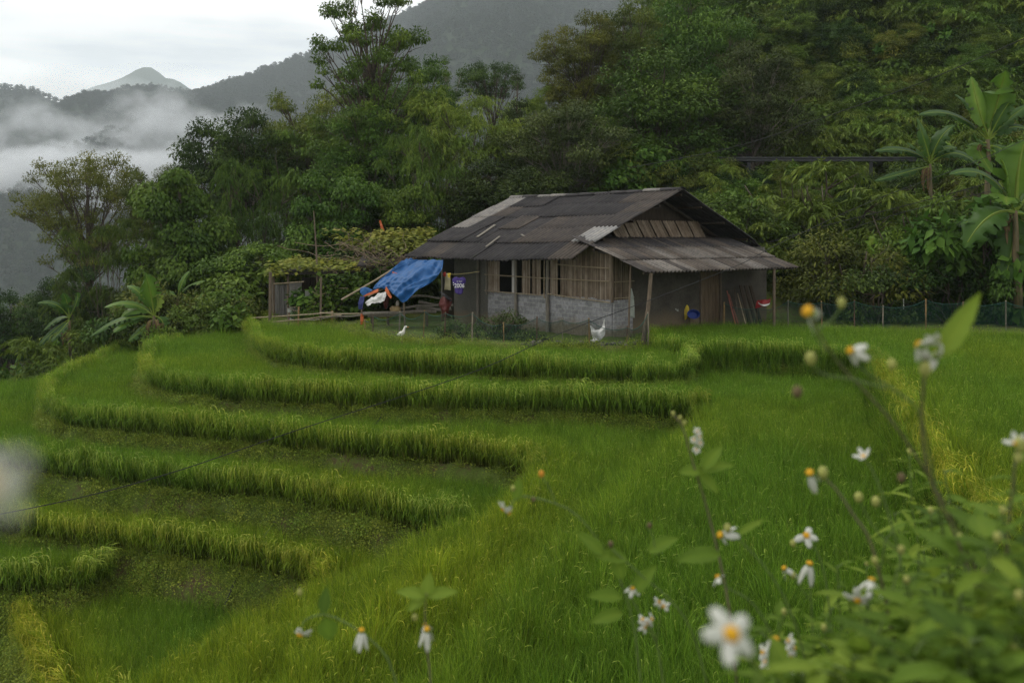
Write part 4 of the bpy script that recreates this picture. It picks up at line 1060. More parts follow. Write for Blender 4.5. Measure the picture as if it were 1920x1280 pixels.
cloth_patch('blue_sheet', [[WL(764, 486, 36.0), WL(786, 488, 35.6), WL(812, 489, 35.0), WL(832, 491, 34.5)],
    [WL(744, 500, 35.5), WL(765, 500, 34.9), WL(797, 502, 34.2), WL(826, 512, 33.9)],
    [WL(718, 520, 35.0), WL(740, 520, 34.5), WL(772, 520, 33.6), WL(803, 533, 33.3)],
    [WL(700, 540, 34.6), WL(722, 535, 34.2), WL(754, 538, 33.4), WL(779, 549, 33.0)],
    [WL(704, 543, 34.5), WL(724, 541, 34.1), WL(742, 556, 33.3), WL(760, 568, 32.9)]], BLUE, tp, (80, 80), .03, 1.0, 3, folds=.095)
cloth_patch('blue_corner', [[WL(676, 541, 34.8), WL(686, 538, 34.7), WL(700, 545, 34.5)], [WL(676, 550, 34.7), WL(690, 552, 34.6), WL(694, 548, 34.5)], [WL(683, 556, 34.6), WL(688, 553, 34.6), WL(692, 550, 34.5)]], BLUE, tp, (14, 14), .05, 3, 8)
cloth_patch('blue_flap', [[WL(738, 505, 35.4), WL(750, 492, 35.3), WL(764, 485, 35.9)], [WL(742, 512, 35.1), WL(755, 504, 35.1), WL(768, 495, 35.3)]], BLUE, tp, (14, 14), .05, 3, 9)
cloth_patch('orange_fold', [[WL(681, 555, 34.55), WL(696, 548, 34.4), WL(710, 541, 34.3)], [WL(684, 556, 34.5), WL(698, 552, 34.35), WL(709, 547, 34.2)]], ORANGE, tp, (10, 14), .03, 4, 2)
cloth_patch('orange_fold', [[WL(724, 537, 33.9), WL(729, 545, 33.6), WL(735, 556, 33.5)], [WL(722, 545, 33.9), WL(728, 554, 33.6), WL(733, 560, 33.5)]], ORANGE, tp, (10, 10), .03, 4, 4)
cloth_patch('orange_fold', [[WL(736, 509, 34.9), WL(745, 512, 34.8)], [WL(736, 516, 34.9), WL(744, 514, 34.8)]], ORANGE, tp, (6, 6), .03, 4, 5)
cloth_patch('white_lining', [[WL(684, 566, 34.5), WL(700, 556, 34.3), WL(714, 550, 34.2), WL(725, 545, 34.1)], [WL(690, 574, 34.3), WL(704, 567, 34.1), WL(716, 566, 34.0), WL(724, 556, 33.9)]], WHITEC, tp, (16, 24), .08, 4, 6)
for a_, b_, r_ in (((640, 562, 35.6), (762, 489, 36.2), .035), ((684, 556, 34.7), (790, 494, 35.6), .03), ((690, 556, 34.4), (775, 510, 34.6), .025)):
    MB().tube(np.array([WL(*a_), (WL(*a_)+WL(*b_))/2-[0, 0, .03], WL(*b_)]), r_, 7).build('pole', BAMP, tp)
MB().tube([WL(680, 560, 34.6), WL(676, 614, 34.4)], .035, 7).build('pole', WOOD, tp)
MB().tube([WL(757, 566, 33.1), WL(760, 622, 33.1)], .03, 7).build('pole', WOOD, tp)
# cloths hanging at its foot
def hung(name, pts, mat, label, cat, wr=.03, seed=0, **k):
    o = cloth_patch(name, pts, mat, None, (16, 12), wr, 5, seed); return tag(o, label, cat, **k)
NAVY = clothm('navy_cloth', (.02, .03, .12)); DRED = clothm('dark_red_cloth', (.07, .012, .010)); BLACK = clothm('black_cloth', (.008, .008, .009)); CREAM = clothm('cream_cloth', (.38, .34, .22), .2)
GREYW = clothm('pale_grey_cloth', (.22, .24, .21), .2); REDC = clothm('red_cloth', (.19, .012, .012)); PURP = clothm('purple_cloth', (.045, .025, .15)); YEL = clothm('yellow_cloth', (.48, .36, .04)); BLU2 = clothm('blue_basin_plastic', (.01, .03, .17))
hung('cloth', [[Wp(675, 556, 34.4), Wp(684, 556, 34.4)], [Wp(672, 568, 34.3), Wp(681, 570, 34.3)], [Wp(672, 580, 34.3), Wp(679, 580, 34.3)]], NAVY, 'navy cloth hanging off the tarpaulin pole', 'cloth')
hung('cloth', [[Wp(676, 588, 34.2), Wp(682, 588, 34.2)], [Wp(676, 608, 34.2), Wp(681, 607, 34.2)]], ORANGE, 'narrow orange strip hanging at the tarpaulin foot', 'cloth')
hung('cloth', [[Wp(711, 414, 41), Wp(714, 413, 41)], [Wp(713, 424, 41), Wp(718, 424, 41)], [Wp(716, 437, 41), Wp(722, 436, 41)]], ORANGE, 'orange rag caught in the branches above the vines', 'cloth')
# jersey on the line
jx, jy, jd = 860, 518, 33.4
jl = empty('jersey', Wp(jx, 545, jd), HB+math.pi*.5-math.pi/2-.75, 'purple sports jersey with white number drying under the eave', 'clothing')
jl.rotation_euler = (0, 0, 0)
S_ = jd/F_
def J(px, py, o=0): return ((px-jx)*S_, -o, (545-py)*S_)
jb = [[J(851, 520), J(856, 519.5), J(861, 521), J(866, 519.5), J(871, 520)], [J(848, 526), J(855, 526, .02), J(861, 527, .03), J(867, 526, .02), J(872.5, 525)],
      [J(852, 535), J(856, 535, .03), J(861, 535, .04), J(866, 535, .03), J(870, 535)], [J(853, 548), J(857, 551, .05), J(861, 552, .03), J(865, 551, .05), J(867.5, 548)]]
cloth_patch('body', jb, PURP, jl, (22, 22), .012, 7, 1)
cloth_patch('sleeve', [[J(851, 520), J(849.5, 523)], [J(848, 524), J(849, 530)], [J(849, 533), J(852.5, 534)]], PURP, jl, (8, 6), .005, 7, 2)
cloth_patch('sleeve', [[J(871, 520), J(872, 523)], [J(873.5, 525), J(872, 530)], [J(872.5, 531), J(870, 534)]], PURP, jl, (8, 6), .005, 7, 3)
def text(txt, name, size, locn, mat, parent, ext=.003, sx=1.0):
    c = bpy.data.curves.new(name, 'FONT'); c.body = txt; c.size = size; c.extrude = ext; c.align_x = 'CENTER'; c.align_y = 'CENTER'; c.offset = size*.018
    o = bpy.data.objects.new(name, c); dg = bpy.context.evaluated_depsgraph_get(); COL.objects.link(o); dg.update()
    me = bpy.data.meshes.new_from_object(o.evaluated_get(dg)); COL.objects.unlink(o); bpy.data.objects.remove(o)
    me.materials.clear(); me.materials.append(mat); q = bpy.data.objects.new(name, me); COL.objects.link(q); q.parent = parent
    q.location = locn; q.rotation_euler = (rad(90), 0, 0); q.scale = (sx, 1, 1); return q
WT = simple('white_print', (.55, .54, .56), .1)
lx, ly, lz = J(861.5, 535.5, .075); text('2006', 'number', .2, (lx, ly, lz), WT, jl, sx=.85)
lx, ly, lz = J(861.5, 527.5, .07); text('G. VINH', 'name_print', .05, (lx, ly, lz), WT, jl)
for yy in (530, 534): 
    x_, y_, z_ = J(850.3, yy, .03); MB().box((x_, y_, z_), (.03, .01, .035)).build('sleeve_mark', WT, jl)
tag(MB().tube([Wp(833, 513, 34.4), Wp(845, 514.5, 33.9), Wp(860, 514, 33.5), Wp(880, 512, 33.0), Wp(899, 509, 32.6)], .008, 5).build('clothes_line', simple('yellow_rope', (.2, .17, .06))), 'thin yellowish clothes line strung below the eave', 'rope')
tag(MB().tube([Wp(860, 514, 33.5), Wp(861, 517, 33.45), Wp(852, 520.5, 33.42), Wp(861, 518.2, 33.42), Wp(870, 520.5, 33.42), Wp(861, 517, 33.45)], .006, 5).build('clothes_hanger', BLACK), 'wire hanger holding the purple jersey', 'hanger')
hung('shirt', [[Wp(833, 513, 34.2), Wp(845, 513, 33.9)], [Wp(834.5, 522, 34.1), Wp(844.5, 522, 33.9)], [Wp(833, 543, 34.1), Wp(845, 544, 33.9)]], CREAM, 'cream garment hanging on the line beside the jersey', 'clothing')
hung('cap', [[Wp(830, 512, 34.1), Wp(836, 511, 34.0)], [Wp(832, 519, 34.0), Wp(836, 519, 33.9)]], REDC, 'small pink-red cloth over the cream garment', 'cloth')
hung('cap', [[Wp(839, 511.5, 33.8), Wp(845, 511.5, 33.8)], [Wp(840, 521, 33.8), Wp(844, 521, 33.8)]], YEL, 'small yellow cloth over the cream garment', 'cloth')
cj = empty('jacket', Wp(834, 612, 33.0), 0, 'dark red and black jacket slung over a post beside the beige pier', 'clothing'); c0 = np.array(cj.location)
cw = lambda *a: Wp(*a)-c0
cloth_patch('body', [[cw(826, 560, 33.1), cw(836, 554, 33.0), cw(847, 560, 33.0)], [cw(823, 570, 33.0), cw(834, 570, 32.8), cw(847, 568, 33.0)], [cw(828, 582, 33.0), cw(835, 583, 32.8), cw(842, 580, 33.0)], [cw(829, 592, 33.0), cw(835, 594, 32.9), cw(840, 590, 33.0)]], DRED, cj, (18, 16), .05, 5, 3)
cloth_patch('collar', [[cw(823, 545, 33.0), cw(832, 550, 33.0), cw(847, 562, 32.95)], [cw(831, 554, 32.9), cw(838, 560, 32.8), cw(845, 566, 32.9)]], BLACK, cj, (10, 16), .03, 5, 4)
MB().tube([cw(834, 550, 33.1), cw(834, 612, 33.1)], .03, 6).build('post', WOOD, cj)
# log shelf under the tarpaulin
sh_ = empty('log_shelf', Wp(760, 612, 34.6)*[1, 1, 0], 0, 'rough rack of logs and planks in the shade under the tarpaulin', 'rack'); s0 = np.array(sh_.location)
sw_ = lambda *a: Wp(*a)-s0
for (a_, b_, r_) in (((680, 588, 34.2), (818, 584, 34.6), .06), ((690, 592, 34.4), (760, 590, 34.4), .05), ((735, 583, 34.5), (832, 570, 34.8), .045), ((785, 566, 34.9), (850, 572, 34.6), .05), ((780, 580, 34.8), (846, 578, 34.6), .06), ((770, 557, 35.2), (836, 560, 35), .04), ((560, 600, 36), (690, 590, 34.8), .03)):
    P = jit_line(sw_(*a_), sw_(*b_), 5, .03); MB().tube(P, r_, 7).build('log', WOODG, sh_)
for px_ in (697, 727, 800, 835): MB().tube([sw_(px_, 585, 34.6), sw_(px_+1, 640, 34.6)], .05, 7).build('leg', WOOD, sh_)
rs = np.random.RandomState(61)
def lump(name, px, py, d, s, mat, label, cat):
    mb = MB(); rock(mb, (0, 0, 0), s, rs); o = mb.build(name, mat, None, True); o.location = Wp(px, py, d); return tag(o, label, cat)
lump('sack', 741, 580, 34.4, (.16, .12, .12), simple('tan_sack', (.30, .22, .11), .3, 8), 'tan bundle lying on the log rack', 'sack')
lump('bag', 745, 570, 34.5, (.06, .06, .12), simple('pale_bag', (.33, .30, .26), .3, 8), 'small pale bag on the log rack', 'bag')
lump('bundle', 724, 565, 34.5, (.10, .1, .22), DRED, 'dark bundle hanging below the tarpaulin', 'bundle')
# white goose behind the net
goose = empty('goose', Wp(754, 634, 30.6), 0, 'white goose standing behind the net fence', 'goose'); gs = 30.6/F_
WF = simple('white_feathers', (.62, .61, .56), .1, 20, .8, .2)
mb = MB(); pts = [(-.16, 0, .10), (-.08, 0, .12), (.0, 0, .15), (.05, 0, .22), (.07, 0, .30), (.08, 0, .345), (.12, 0, .355), (.15, 0, .35)]
mb.tube(pts, [.02, .07, .085, .05, .03, .028, .035, .018], 10); b_ = mb.build('body', WF, goose, True)
MB().tube([(.14, 0, .352), (.205, 0, .338)], [.016, .008], 6).build('beak', simple('orange_beak', (.5, .2, .05)), goose)
for s in (-.03, .03): MB().tube([(-.02, s, .09), (-.02, s, 0), (.02, s, -.01)], .008, 5).build('leg', simple('orange_leg', (.4, .18, .05)), goose)
# white torn sack hanging on the stakes
hung('plastic_sack', [[Wp(1106, 613, 28.6), Wp(1118, 618, 28.5), Wp(1128, 612, 28.5), Wp(1133, 600, 28.5)], [Wp(1109, 622, 28.5), Wp(1118, 625, 28.35), Wp(1127, 622, 28.4), Wp(1134, 615, 28.5)], [Wp(1112, 634, 28.5), Wp(1118, 638, 28.4), Wp(1125, 636, 28.4), Wp(1134, 628, 28.5)], [Wp(1106, 642, 28.45), Wp(1114, 643, 28.4), Wp(1120, 640, 28.4), Wp(1128, 636, 28.4)]], WHITEC, 'torn white plastic sack draped on a stake before the block wall', 'sack', wr=.09, seed=4)
# things along the gable wall
hung('cloth', [[Wp(1182, 540, 29.8), Wp(1185, 540, 29.8)], [Wp(1181, 565, 29.7), Wp(1189, 566, 29.8)], [Wp(1180, 594, 29.7), Wp(1190, 596, 29.8)]], GREYW, 'pale green cloth hanging from the thin corner post', 'cloth')
hung('cloth', [[Wp(1252, 545, 32.2), Wp(1258, 545, 32.3)], [Wp(1250, 588, 32.2), Wp(1256, 588, 32.3)]], GREYW, 'narrow grey cloth on the dark wall', 'cloth')
hung('cloth', [[Wp(1261, 540, 32.4), Wp(1265, 540, 32.5)], [Wp(1262, 565, 32.3), Wp(1269, 565, 32.4)], [Wp(1264, 585, 32.3), Wp(1272, 584, 32.4)]], GREYW, 'pale pointed cloth on the dark wall by the narrow grey one', 'cloth')
hung('cloth', [[Wp(1283, 543, 32.8), Wp(1287, 543, 32.8)], [Wp(1284, 558, 32.8), Wp(1287, 558, 32.8)]], REDC, 'small red cloth on the wall above the blue basin', 'cloth')
hung('cloth', [[Wp(1287, 572, 32.6), Wp(1289, 572, 32.6)], [Wp(1283, 583, 32.6), Wp(1292, 580, 32.6)], [Wp(1284, 600, 32.6), Wp(1288, 597, 32.6)]], YEL, 'yellow cloth tucked beside the blue basin', 'cloth')
bs = MB(); c = np.array([0, 0, 0.]); n = 12
V = []
for (rr, zz) in ((.10, 0), (.15, .14), (.165, .145), (.16, .13), (.105, .015)):
    for j in range(n): V.append((1.3*rr*math.cos(2*math.pi*j/n), rr*math.sin(2*math.pi*j/n), zz))
bs.add(V, [(i*n+j, i*n+(j+1) % n, (i+1)*n+(j+1) % n, (i+1)*n+j) for i in range(4) for j in range(n)]+[tuple(range(n))[::-1], tuple(4*n+j for j in range(n))])
bo = bs.build('basin', BLU2, None); bo.location = Wp(1299, 591, 32.5); bo.rotation_euler = (rad(70), 0, 0); tag(bo, 'blue plastic basin propped against the gable wall', 'basin')
tag(MB().tube([Wp(1293, 590, 32.6), Wp(1293, 612, 32.6)], .03, 6).box(Wp(1299, 592.5, 32.6), (.3, .2, .03)).build('stool', WOOD), 'small wooden stand holding the blue basin', 'stand')
for i, (a_, b_, r_, m_, lb) in enumerate(((((1363, 545, 33.6)), ((1379, 608, 32.8)), .022, simple('red_pole', (.20, .07, .05)), 'reddish pole leaning beside the door, farther out than its twin'),
        (((1367, 552, 33.6)), ((1384, 608, 32.9)), .02, simple('brown_pole', (.15, .06, .045)), 'darker reddish pole leaning just behind the other'),
        (((1383, 550, 33.8)), ((1398, 607, 33.0)), .016, BAMP, 'pale bamboo pole leaning on the far part of the wall'),
        (((1377, 540, 33.9)), ((1386, 606, 33.2)), .014, WOOD, 'thin grey stick leaning between the poles'))):
    tag(MB().tube([Wp(*a_), Wp(*b_)], r_, 7).build('leaning_pole', m_), lb, 'pole')
for i, px_ in enumerate((1398, 1408, 1418)): tag(MB().box((0, 0, 0), (.14, .03, 1.5), v=.5).build('plank', DARKW), ('dark plank leaning next to the bamboo pole', 'middle dark plank leaning at the wall end', 'dark plank at the very end of the wall')[i], 'plank'); q = bpy.data.objects['plank' if i == 0 else 'plank.%03d' % i]; q.location = Wp(px_, 575, 33.6+.15*i); q.rotation_euler = (rad(-12), rad(-6-2*i), .7)
rj = empty('red_jacket', Wp(1432, 610, 33.4), 0, 'red jacket with white collar hung on a stake of the net fence', 'clothing'); r0 = np.array(rj.location); rw = lambda *a: Wp(*a)-r0
cloth_patch('body', [[rw(1420, 563, 33.4), rw(1430, 562, 33.3), rw(1444, 561, 33.4)], [rw(1418, 568, 33.3), rw(1432, 569, 33.1), rw(1444, 566, 33.3)], [rw(1416, 578, 33.3), rw(1422, 577, 33.2), rw(1440, 572, 33.3)]], REDC, rj, (14, 14), .04, 6, 3)
cloth_patch('collar', [[rw(1421, 566, 33.1), rw(1431, 571, 33.0), rw(1444, 568, 33.1)], [rw(1423, 569, 33.08), rw(1432, 574, 32.98), rw(1442, 571, 33.08)]], WHITEC, rj, (6, 14), .01, 6, 4)
# ---------------------------------------------------------------- net fences
m_net, t = newmat('green_net')
tcn = t.nodes.new('ShaderNodeTexCoord'); spx = t.nodes.new('ShaderNodeSeparateXYZ'); t.links.new(tcn.outputs['Object'], spx.inputs[0])
nzf = noise(t, 3, 3, .6); f = math_(t, 'ADD', math_(t, 'MULTIPLY', nzf, .30), .16)
surf(t, (.012, .042, .032), .7, .1, alpha=f)
STK = [simple('stake_wood_%s' % n_, c, .3, 6, .8, mapscale=(3, 3, 1)) for n_, c in (('tan', (.22, .14, .06)), ('brown', (.10, .06, .04)), ('grey', (.19, .16, .12)))]
def net_fence(posts, label, sag, r=.022):
    f = empty('net_fence', (posts[0][0]-960)/F_*posts[0][3] and Wp(posts[0][0], posts[0][2], posts[0][3]), 0, label, 'fence'); f0 = np.array(f.location)
    tops = []; bots = []
    for i, (px, pt, pb, d, dx) in enumerate(posts):
        a = Wp(px+dx, pt, d)-f0; b = Wp(px, pb, d)-f0; b[2] -= .25
        MB().tube([a, (a+b)/2+R.randn(3)*.01, b], r*random.uniform(.8, 1.25), 6).build('post', STK[i % 3], f)
        tops.append(Wp(px+dx, pt+3, d-.03)-f0); bots.append(Wp(px, pb+2, d-.03)-f0)
    V = []; nc = 0; nr = 8
    for i in range(len(tops)-1):
        for s in np.linspace(0, 1, 9)[(1 if i else 0):]:
            tpt = tops[i]*(1-s)+tops[i+1]*s; tpt[2] -= sag[i % len(sag)]*4*s*(1-s); bt = bots[i]*(1-s)+bots[i+1]*s
            bt[2] += .0; nc += 1
            for k in range(nr):
                u = k/(nr-1); p = tpt*(1-u)+bt*u; p = p+np.array([0, .035*math.sin(9*s+i+3*u), 0]); V.append(p)
    mesh('net', V, grid_faces(nr, nc), m_net, f, smooth=True)
    top = [V[i*nr] for i in range(nc)]; MB().tube(top, .009, 4).build('net_edge', simple('net_edge_green', (.015, .06, .048)), f)
    return f
net_fence([(684, 598, 632, 32.4, 0), (700, 590, 634, 32.0, 0), (749, 583, 636, 31.2, 1), (793, 581, 641, 30.4, 3), (834, 584, 642, 30.0, 1), (885, 585, 645, 29.5, 1), (944, 604, 646, 29.0, 0), (1006, 593, 647, 28.6, 1), (1054, 597, 648, 28.4, 0), (1105, 596, 648, 28.2, -1), (1176, 611, 648, 28.3, 0), (1214, 585, 645, 28.6, 1)],
    'sagging green net fence on bamboo stakes before the block wall', [.10, .16, .22, .12, .10, .18, .12, .1])
net_fence([(1358, 566, 606, 33.2, 0), (1418, 575, 607, 33.4, 2), (1478, 562, 609, 33.8, 0), (1540, 564, 611, 33.9, 0), (1602, 562, 612, 33.7, 0), (1656, 572, 613, 33.3, 0), (1736, 560, 614, 32.7, 0), (1806, 565, 616, 32.2, 0), (1886, 563, 619, 31.6, 0), (1960, 565, 621, 31.0, 0)],
    'long green net fence along the back of the upper rice', [.10, .14, .08, .1, .06, .12, .08])
tag(MB().tube([Wp(1694, 560, 35.5), Wp(1694, 580, 35.5)], .02, 5).build('tap_post', WHITEC), 'thin white standpipe beyond the long net fence', 'pipe')
# bamboo rail fence on the far terrace edge
rf_ = empty('bamboo_fence', Wp(480, 612, 35.6), 0, 'low fence of bamboo rails between rough posts by the shed', 'fence'); f0 = np.array(rf_.location); fl = lambda *a: Wp(*a)-f0
for a_, b_ in (((470, 596, 36), (625, 585, 35.0)), ((505, 604, 35.6), (640, 590, 35)), ((600, 586, 35.4), (700, 590, 34.6))): MB().tube(jit_line(fl(*a_), fl(*b_), 5, .015), .022, 6).build('rail', BAMP, rf_)
for px_, pt, r_, m_ in ((506, 510, .06, WOOD), (601, 520, .04, WOOD), (559, 575, .03, STK[0]), (622, 582, .035, STK[0]), (541, 585, .03, STK[1])): MB().tube([fl(px_+1, pt, 35.6), fl(px_, 615, 35.6)], r_, 7).build('post', m_, rf_)
tag(MB().tube([Wp(588, 395, 38), Wp(593, 470, 38), Wp(596, 560, 37.6), Wp(598, 612, 37.4)], [.02, .035, .04, .05], 7).build('bare_pole', WOOD), 'tall bare pole standing in the creepers behind the rail fence', 'pole')
# ---------------------------------------------------------------- shed with bean vines on its roof
shed = empty('shed', Wp(560, 600, 38.6), 0, 'low grey plank shed under a vine-covered roof', 'shed'); f0 = np.array(shed.location); fl = lambda *a: Wp(*a)-f0
mb = MB(); rs = np.random.RandomState(8)
def wallstrip(px0, px1, yt, yb, d, w_, mat, nm):
    mb = MB(); p = px0
    while p < px1:
        c = (fl(p+w_/2, yt, d)+fl(p+w_/2, yb, d))/2; hh = (yb-yt)/F_*d; mb.box(c+[0, rs.randn()*.01, 0], (w_/F_*d*.94, .03, hh), v=rs.rand()); p += w_
    return mb.build(nm, mat, shed)
PLANKG = simple('grey_plank', (.13, .125, .115), .4, 4, .85, .2, mapscale=(4, 4, .4))
wallstrip(510, 541, 534, 606, 38.8, 3.4, PLANKG, 'plank_wall'); wallstrip(542, 566, 530, 606, 38.5, 6, simple('pale_board', (.22, .21, .19), .3, 5), 'plank_wall')
wallstrip(566, 690, 520, 606, 39.6, 6, DARKW, 'plank_wall')
mb = MB()
for px_ in np.arange(637, 676, 2.6): mb.tube([fl(px_+rs.randn(), 560+rs.randn()*2, 36.6), fl(px_+rs.randn(), 612, 36.6)], .014, 4, v=rs.rand())
for py_ in (568, 584, 598): mb.tube([fl(635, py_, 36.55), fl(680, py_-1, 36.5)], .014, 4)
tag(mb.build('wattle_panel', STK[2]), 'wattle panel of thin sticks beside the tarpaulin', 'fence panel')
MB().add([fl(500, 517, 37.6), fl(690, 511, 37.6), fl(705, 500, 41), fl(520, 503, 41), fl(500, 514, 37.6), fl(690, 508, 37.6), fl(705, 497, 41), fl(520, 500, 41)], [(0, 3, 2, 1), (4, 5, 6, 7), (0, 1, 5, 4), (1, 2, 6, 5), (2, 3, 7, 6), (3, 0, 4, 7)]).build('roof', m_roof, shed)
MB().add([fl(670, 500, 37.2), fl(800, 498, 37.6), fl(800, 455, 40.4), fl(690, 462, 40.4), fl(670, 497, 37.2), fl(800, 495, 37.6), fl(800, 452, 40.4), fl(690, 459, 40.4)], [(0, 3, 2, 1), (4, 5, 6, 7), (0, 1, 5, 4), (1, 2, 6, 5), (2, 3, 7, 6), (3, 0, 4, 7)]).build('roof', m_roof, shed)
for px_ in (513, 540, 600, 680): MB().tube([fl(px_, 516, 37.8), fl(px_, 612, 37.8)], .05, 7).build('post', WOOD, shed)
MB().tube([fl(513, 532, 37.7), fl(570, 528, 37.7)], .03, 6).build('rail', BAMP, shed)
for nm, px_, pt, pb, r_, lb in (('bucket', 546, 578, 600, .16, 'pale grey bucket on a stand before the shed'),):
    n = 12; V = []
    for rr, yy in ((r_*.75, pb), (r_*.9, pt+1), (r_*1.05, pt)):
        for j in range(n): V.append(Wp(px_, yy, 37.3)+np.array([rr*math.cos(2*math.pi*j/n), rr*math.sin(2*math.pi*j/n), 0]))
    tag(MB().add(V, [(i*n+j, i*n+(j+1) % n, (i+1)*n+(j+1) % n, (i+1)*n+j) for i in range(2) for j in range(n)]+[tuple(2*n+j for j in range(n)), tuple(range(n))[::-1]]).build(nm, simple('pale_bucket', (.3, .31, .28), .2), None), lb, 'bucket')
lt = MB().box(Wp(578, 574, 37.6), (.20, .2, 1.2)).build('pillar', simple('pale_pillar', (.36, .36, .33), .2, 5)); tag(lt, 'whitewashed pillar in front of the shed', 'pillar')
# squash vines
def vine_mat(name, patches, L, n, rs, mat, label, twigs=0, up=1.2):
    V = []; parts = []
    for (p, q, r, s, nn) in patches:
        uv = rs.rand(nn, 2); P = (p*(1-uv[:, :1])+q*uv[:, :1])*(1-uv[:, 1:])+(s*(1-uv[:, :1])+r*uv[:, :1])*uv[:, 1:]
        P = P+rs.randn(nn, 3)*.07; P[:, 2] += .22*(fbm(P[:, 0]*1.2, P[:, 1]*1.2+3, 3)-.3)+.05
        ax = rs.randn(nn, 3); ax[:, 2] *= .25; ax[:, 2] -= .15; nr = rs.randn(nn, 3)*.28+np.array([0, -.25, up])
        parts.append(leaves(P, ax, nr, L*(.6+.7*rs.rand(nn)), .95, rs))
    V, F, A = joinl(parts); e = empty(name, patches[0][0], 0, label, 'vine'); V = V-np.array(patches[0][0])
    mesh('foliage', V, F, mat, e, {'v': A})
    mb = MB(); c0 = np.array(patches[0][0])
    for i in range(twigs):
        (p, q, r, s, nn) = patches[rs.randint(len(patches))]; u, v_ = rs.rand(2); a = (p*(1-u)+q*u)*(1-v_)+(s*(1-u)+r*u)*v_
        b = a+rs.randn(3)*[.7, .3, .35]+[0, 0, .1]; mb.tube(jit_line(a-c0, b-c0, 6, .07, rs), .012, 4, cap=False)
    if twigs: mb.build('stem', simple('dry_stem', (.16, .12, .08), .3), e)
    return e
rs = np.random.RandomState(77)
vine_mat('squash_vine', [(Wp(686, 474, 38.2), Wp(800, 478, 38.0), Wp(815, 432, 40.4), Wp(700, 436, 40.4), 1500), (Wp(600, 432, 40), Wp(690, 430, 40), Wp(700, 470, 39), Wp(650, 470, 39), 160)], .21, 0, rs, LM['yellow'], 'yellow-green squash vine spread over the high shed roof')
vine_mat('squash_vine', [(Wp(508, 510, 37.4), Wp(700, 506, 37.3), Wp(690, 486, 39.5), Wp(530, 492, 39.5), 1300), (Wp(505, 520, 37.2), Wp(530, 520, 37.2), Wp(520, 500, 38), Wp(500, 500, 38), 120)], .18, 0, rs, LM['yellow'], 'yellow-green squash vine creeping along the low shed roof edge')
vine_mat('dry_vine', [(Wp(606, 495, 38.2), Wp(690, 495, 38.2), Wp(700, 455, 39.6), Wp(640, 455, 39.6), 90), (Wp(690, 508, 37.2), Wp(750, 500, 37.2), Wp(760, 478, 37.6), Wp(690, 480, 37.6), 120)], .14, 0, rs, LM['olive'], 'tangle of dry brown vine stems between the two green patches', twigs=110)
vine_mat('bean_vine', [(Wp(590, 560, 37.0), Wp(680, 560, 36.6), Wp(690, 520, 37.2), Wp(610, 520, 37.2), 1100), (Wp(560, 605, 36.5), Wp(625, 600, 36.5), Wp(640, 560, 36.8), Wp(590, 560, 36.8), 420)], .17, 0, rs, LM['vine'], 'leafy green bean vine hanging in front of the shed wall', twigs=25, up=.4)
# ---------------------------------------------------------------- banana plants
m_ban, t = newmat('banana_leaf')
v = attr(t, 'v'); n1 = noise(t, 2.5, 4, .6)
c_ = ramp(t, [(0, (.026, .062, .014)), (.5, (.050, .112, .015)), (.85, (.11, .20, .022)), (1, (.19, .26, .04))], math_(t, 'ADD', v, math_(t, 'MULTIPLY', math_(t, 'SUBTRACT', n1, .5), .25)))
surf(t, c_, .5, .2, trans=.32)
m_stem = simple('banana_stem', (.075, .085, .035), .4, 4, .7, .3, mapscale=(2, 2, .5), c2=(.14, .10, .05))
m_dead = simple('dead_banana_leaf', (.10, .065, .035), .4, 5, .9, .1)
m_dead = simple('dead_banana_leaf', (.10, .065, .035), .4, 5, .9, .1)
def banana_leaf(p0, p1, p2, wd, v, rs, parent, org, tear=.45, name='leaf', hang=.35):
    p0, p1, p2 = (np.array(q, float)-org for q in (p0, p1, p2)); n = 26; V = []; A = []; F = []; mid = []
    for i in range(n+1):
        s = i/n; c = p0*(1-s)**2+2*p1*s*(1-s)+p2*s*s; mid.append(c)
    mid = np.array(mid); T = np.gradient(mid, axis=0); T /= np.linalg.norm(T, axis=1)[:, None]
    ref = np.array([0, -.6, 1.0]); st = .14
    for sgn in (-1, 1):
        off = len(V); h = hang*rs.uniform(.6, 1.3)
        for i in range(n+1):
            s = i/n; w_ = 0 if s < st else wd*.5*(math.sin(math.pi*((s-st)/(1-st))**.85)**.6)
            sd_ = np.cross(T[i], ref); sd_ /= np.linalg.norm(sd_)+1e-9; up = np.cross(sd_, T[i]); up = up*(1 if up[2] > -.01 else -1)
            jag = 1-(rs.rand()*tear if rs.rand() < .45 else 0)
            V.append(mid[i]); V.append(mid[i]+sgn*sd_*w_*.55+up*w_*.12); V.append(mid[i]+sgn*sd_*w_*jag*(1-.25*h)-up*w_*.3*h+T[i]*w_*.12*rs.randn()*tear)
            A += [min(1, v+.25), v, v]
        for i in range(n):
            for k in range(2):
                if k == 1 and rs.rand() < tear*.35: continue
                a = off+i*3+k; F.append((a, a+1, a+4, a+3) if sgn > 0 else (a, a+3, a+4, a+1))
    o = mesh(name, V, F, m_ban, parent, {'v': A}, True)
    MB().tube(mid[:n-1], np.linspace(.028, .007, n-1)*wd/.55, 5, v=1).build('midrib', m_ban, o)
    return o
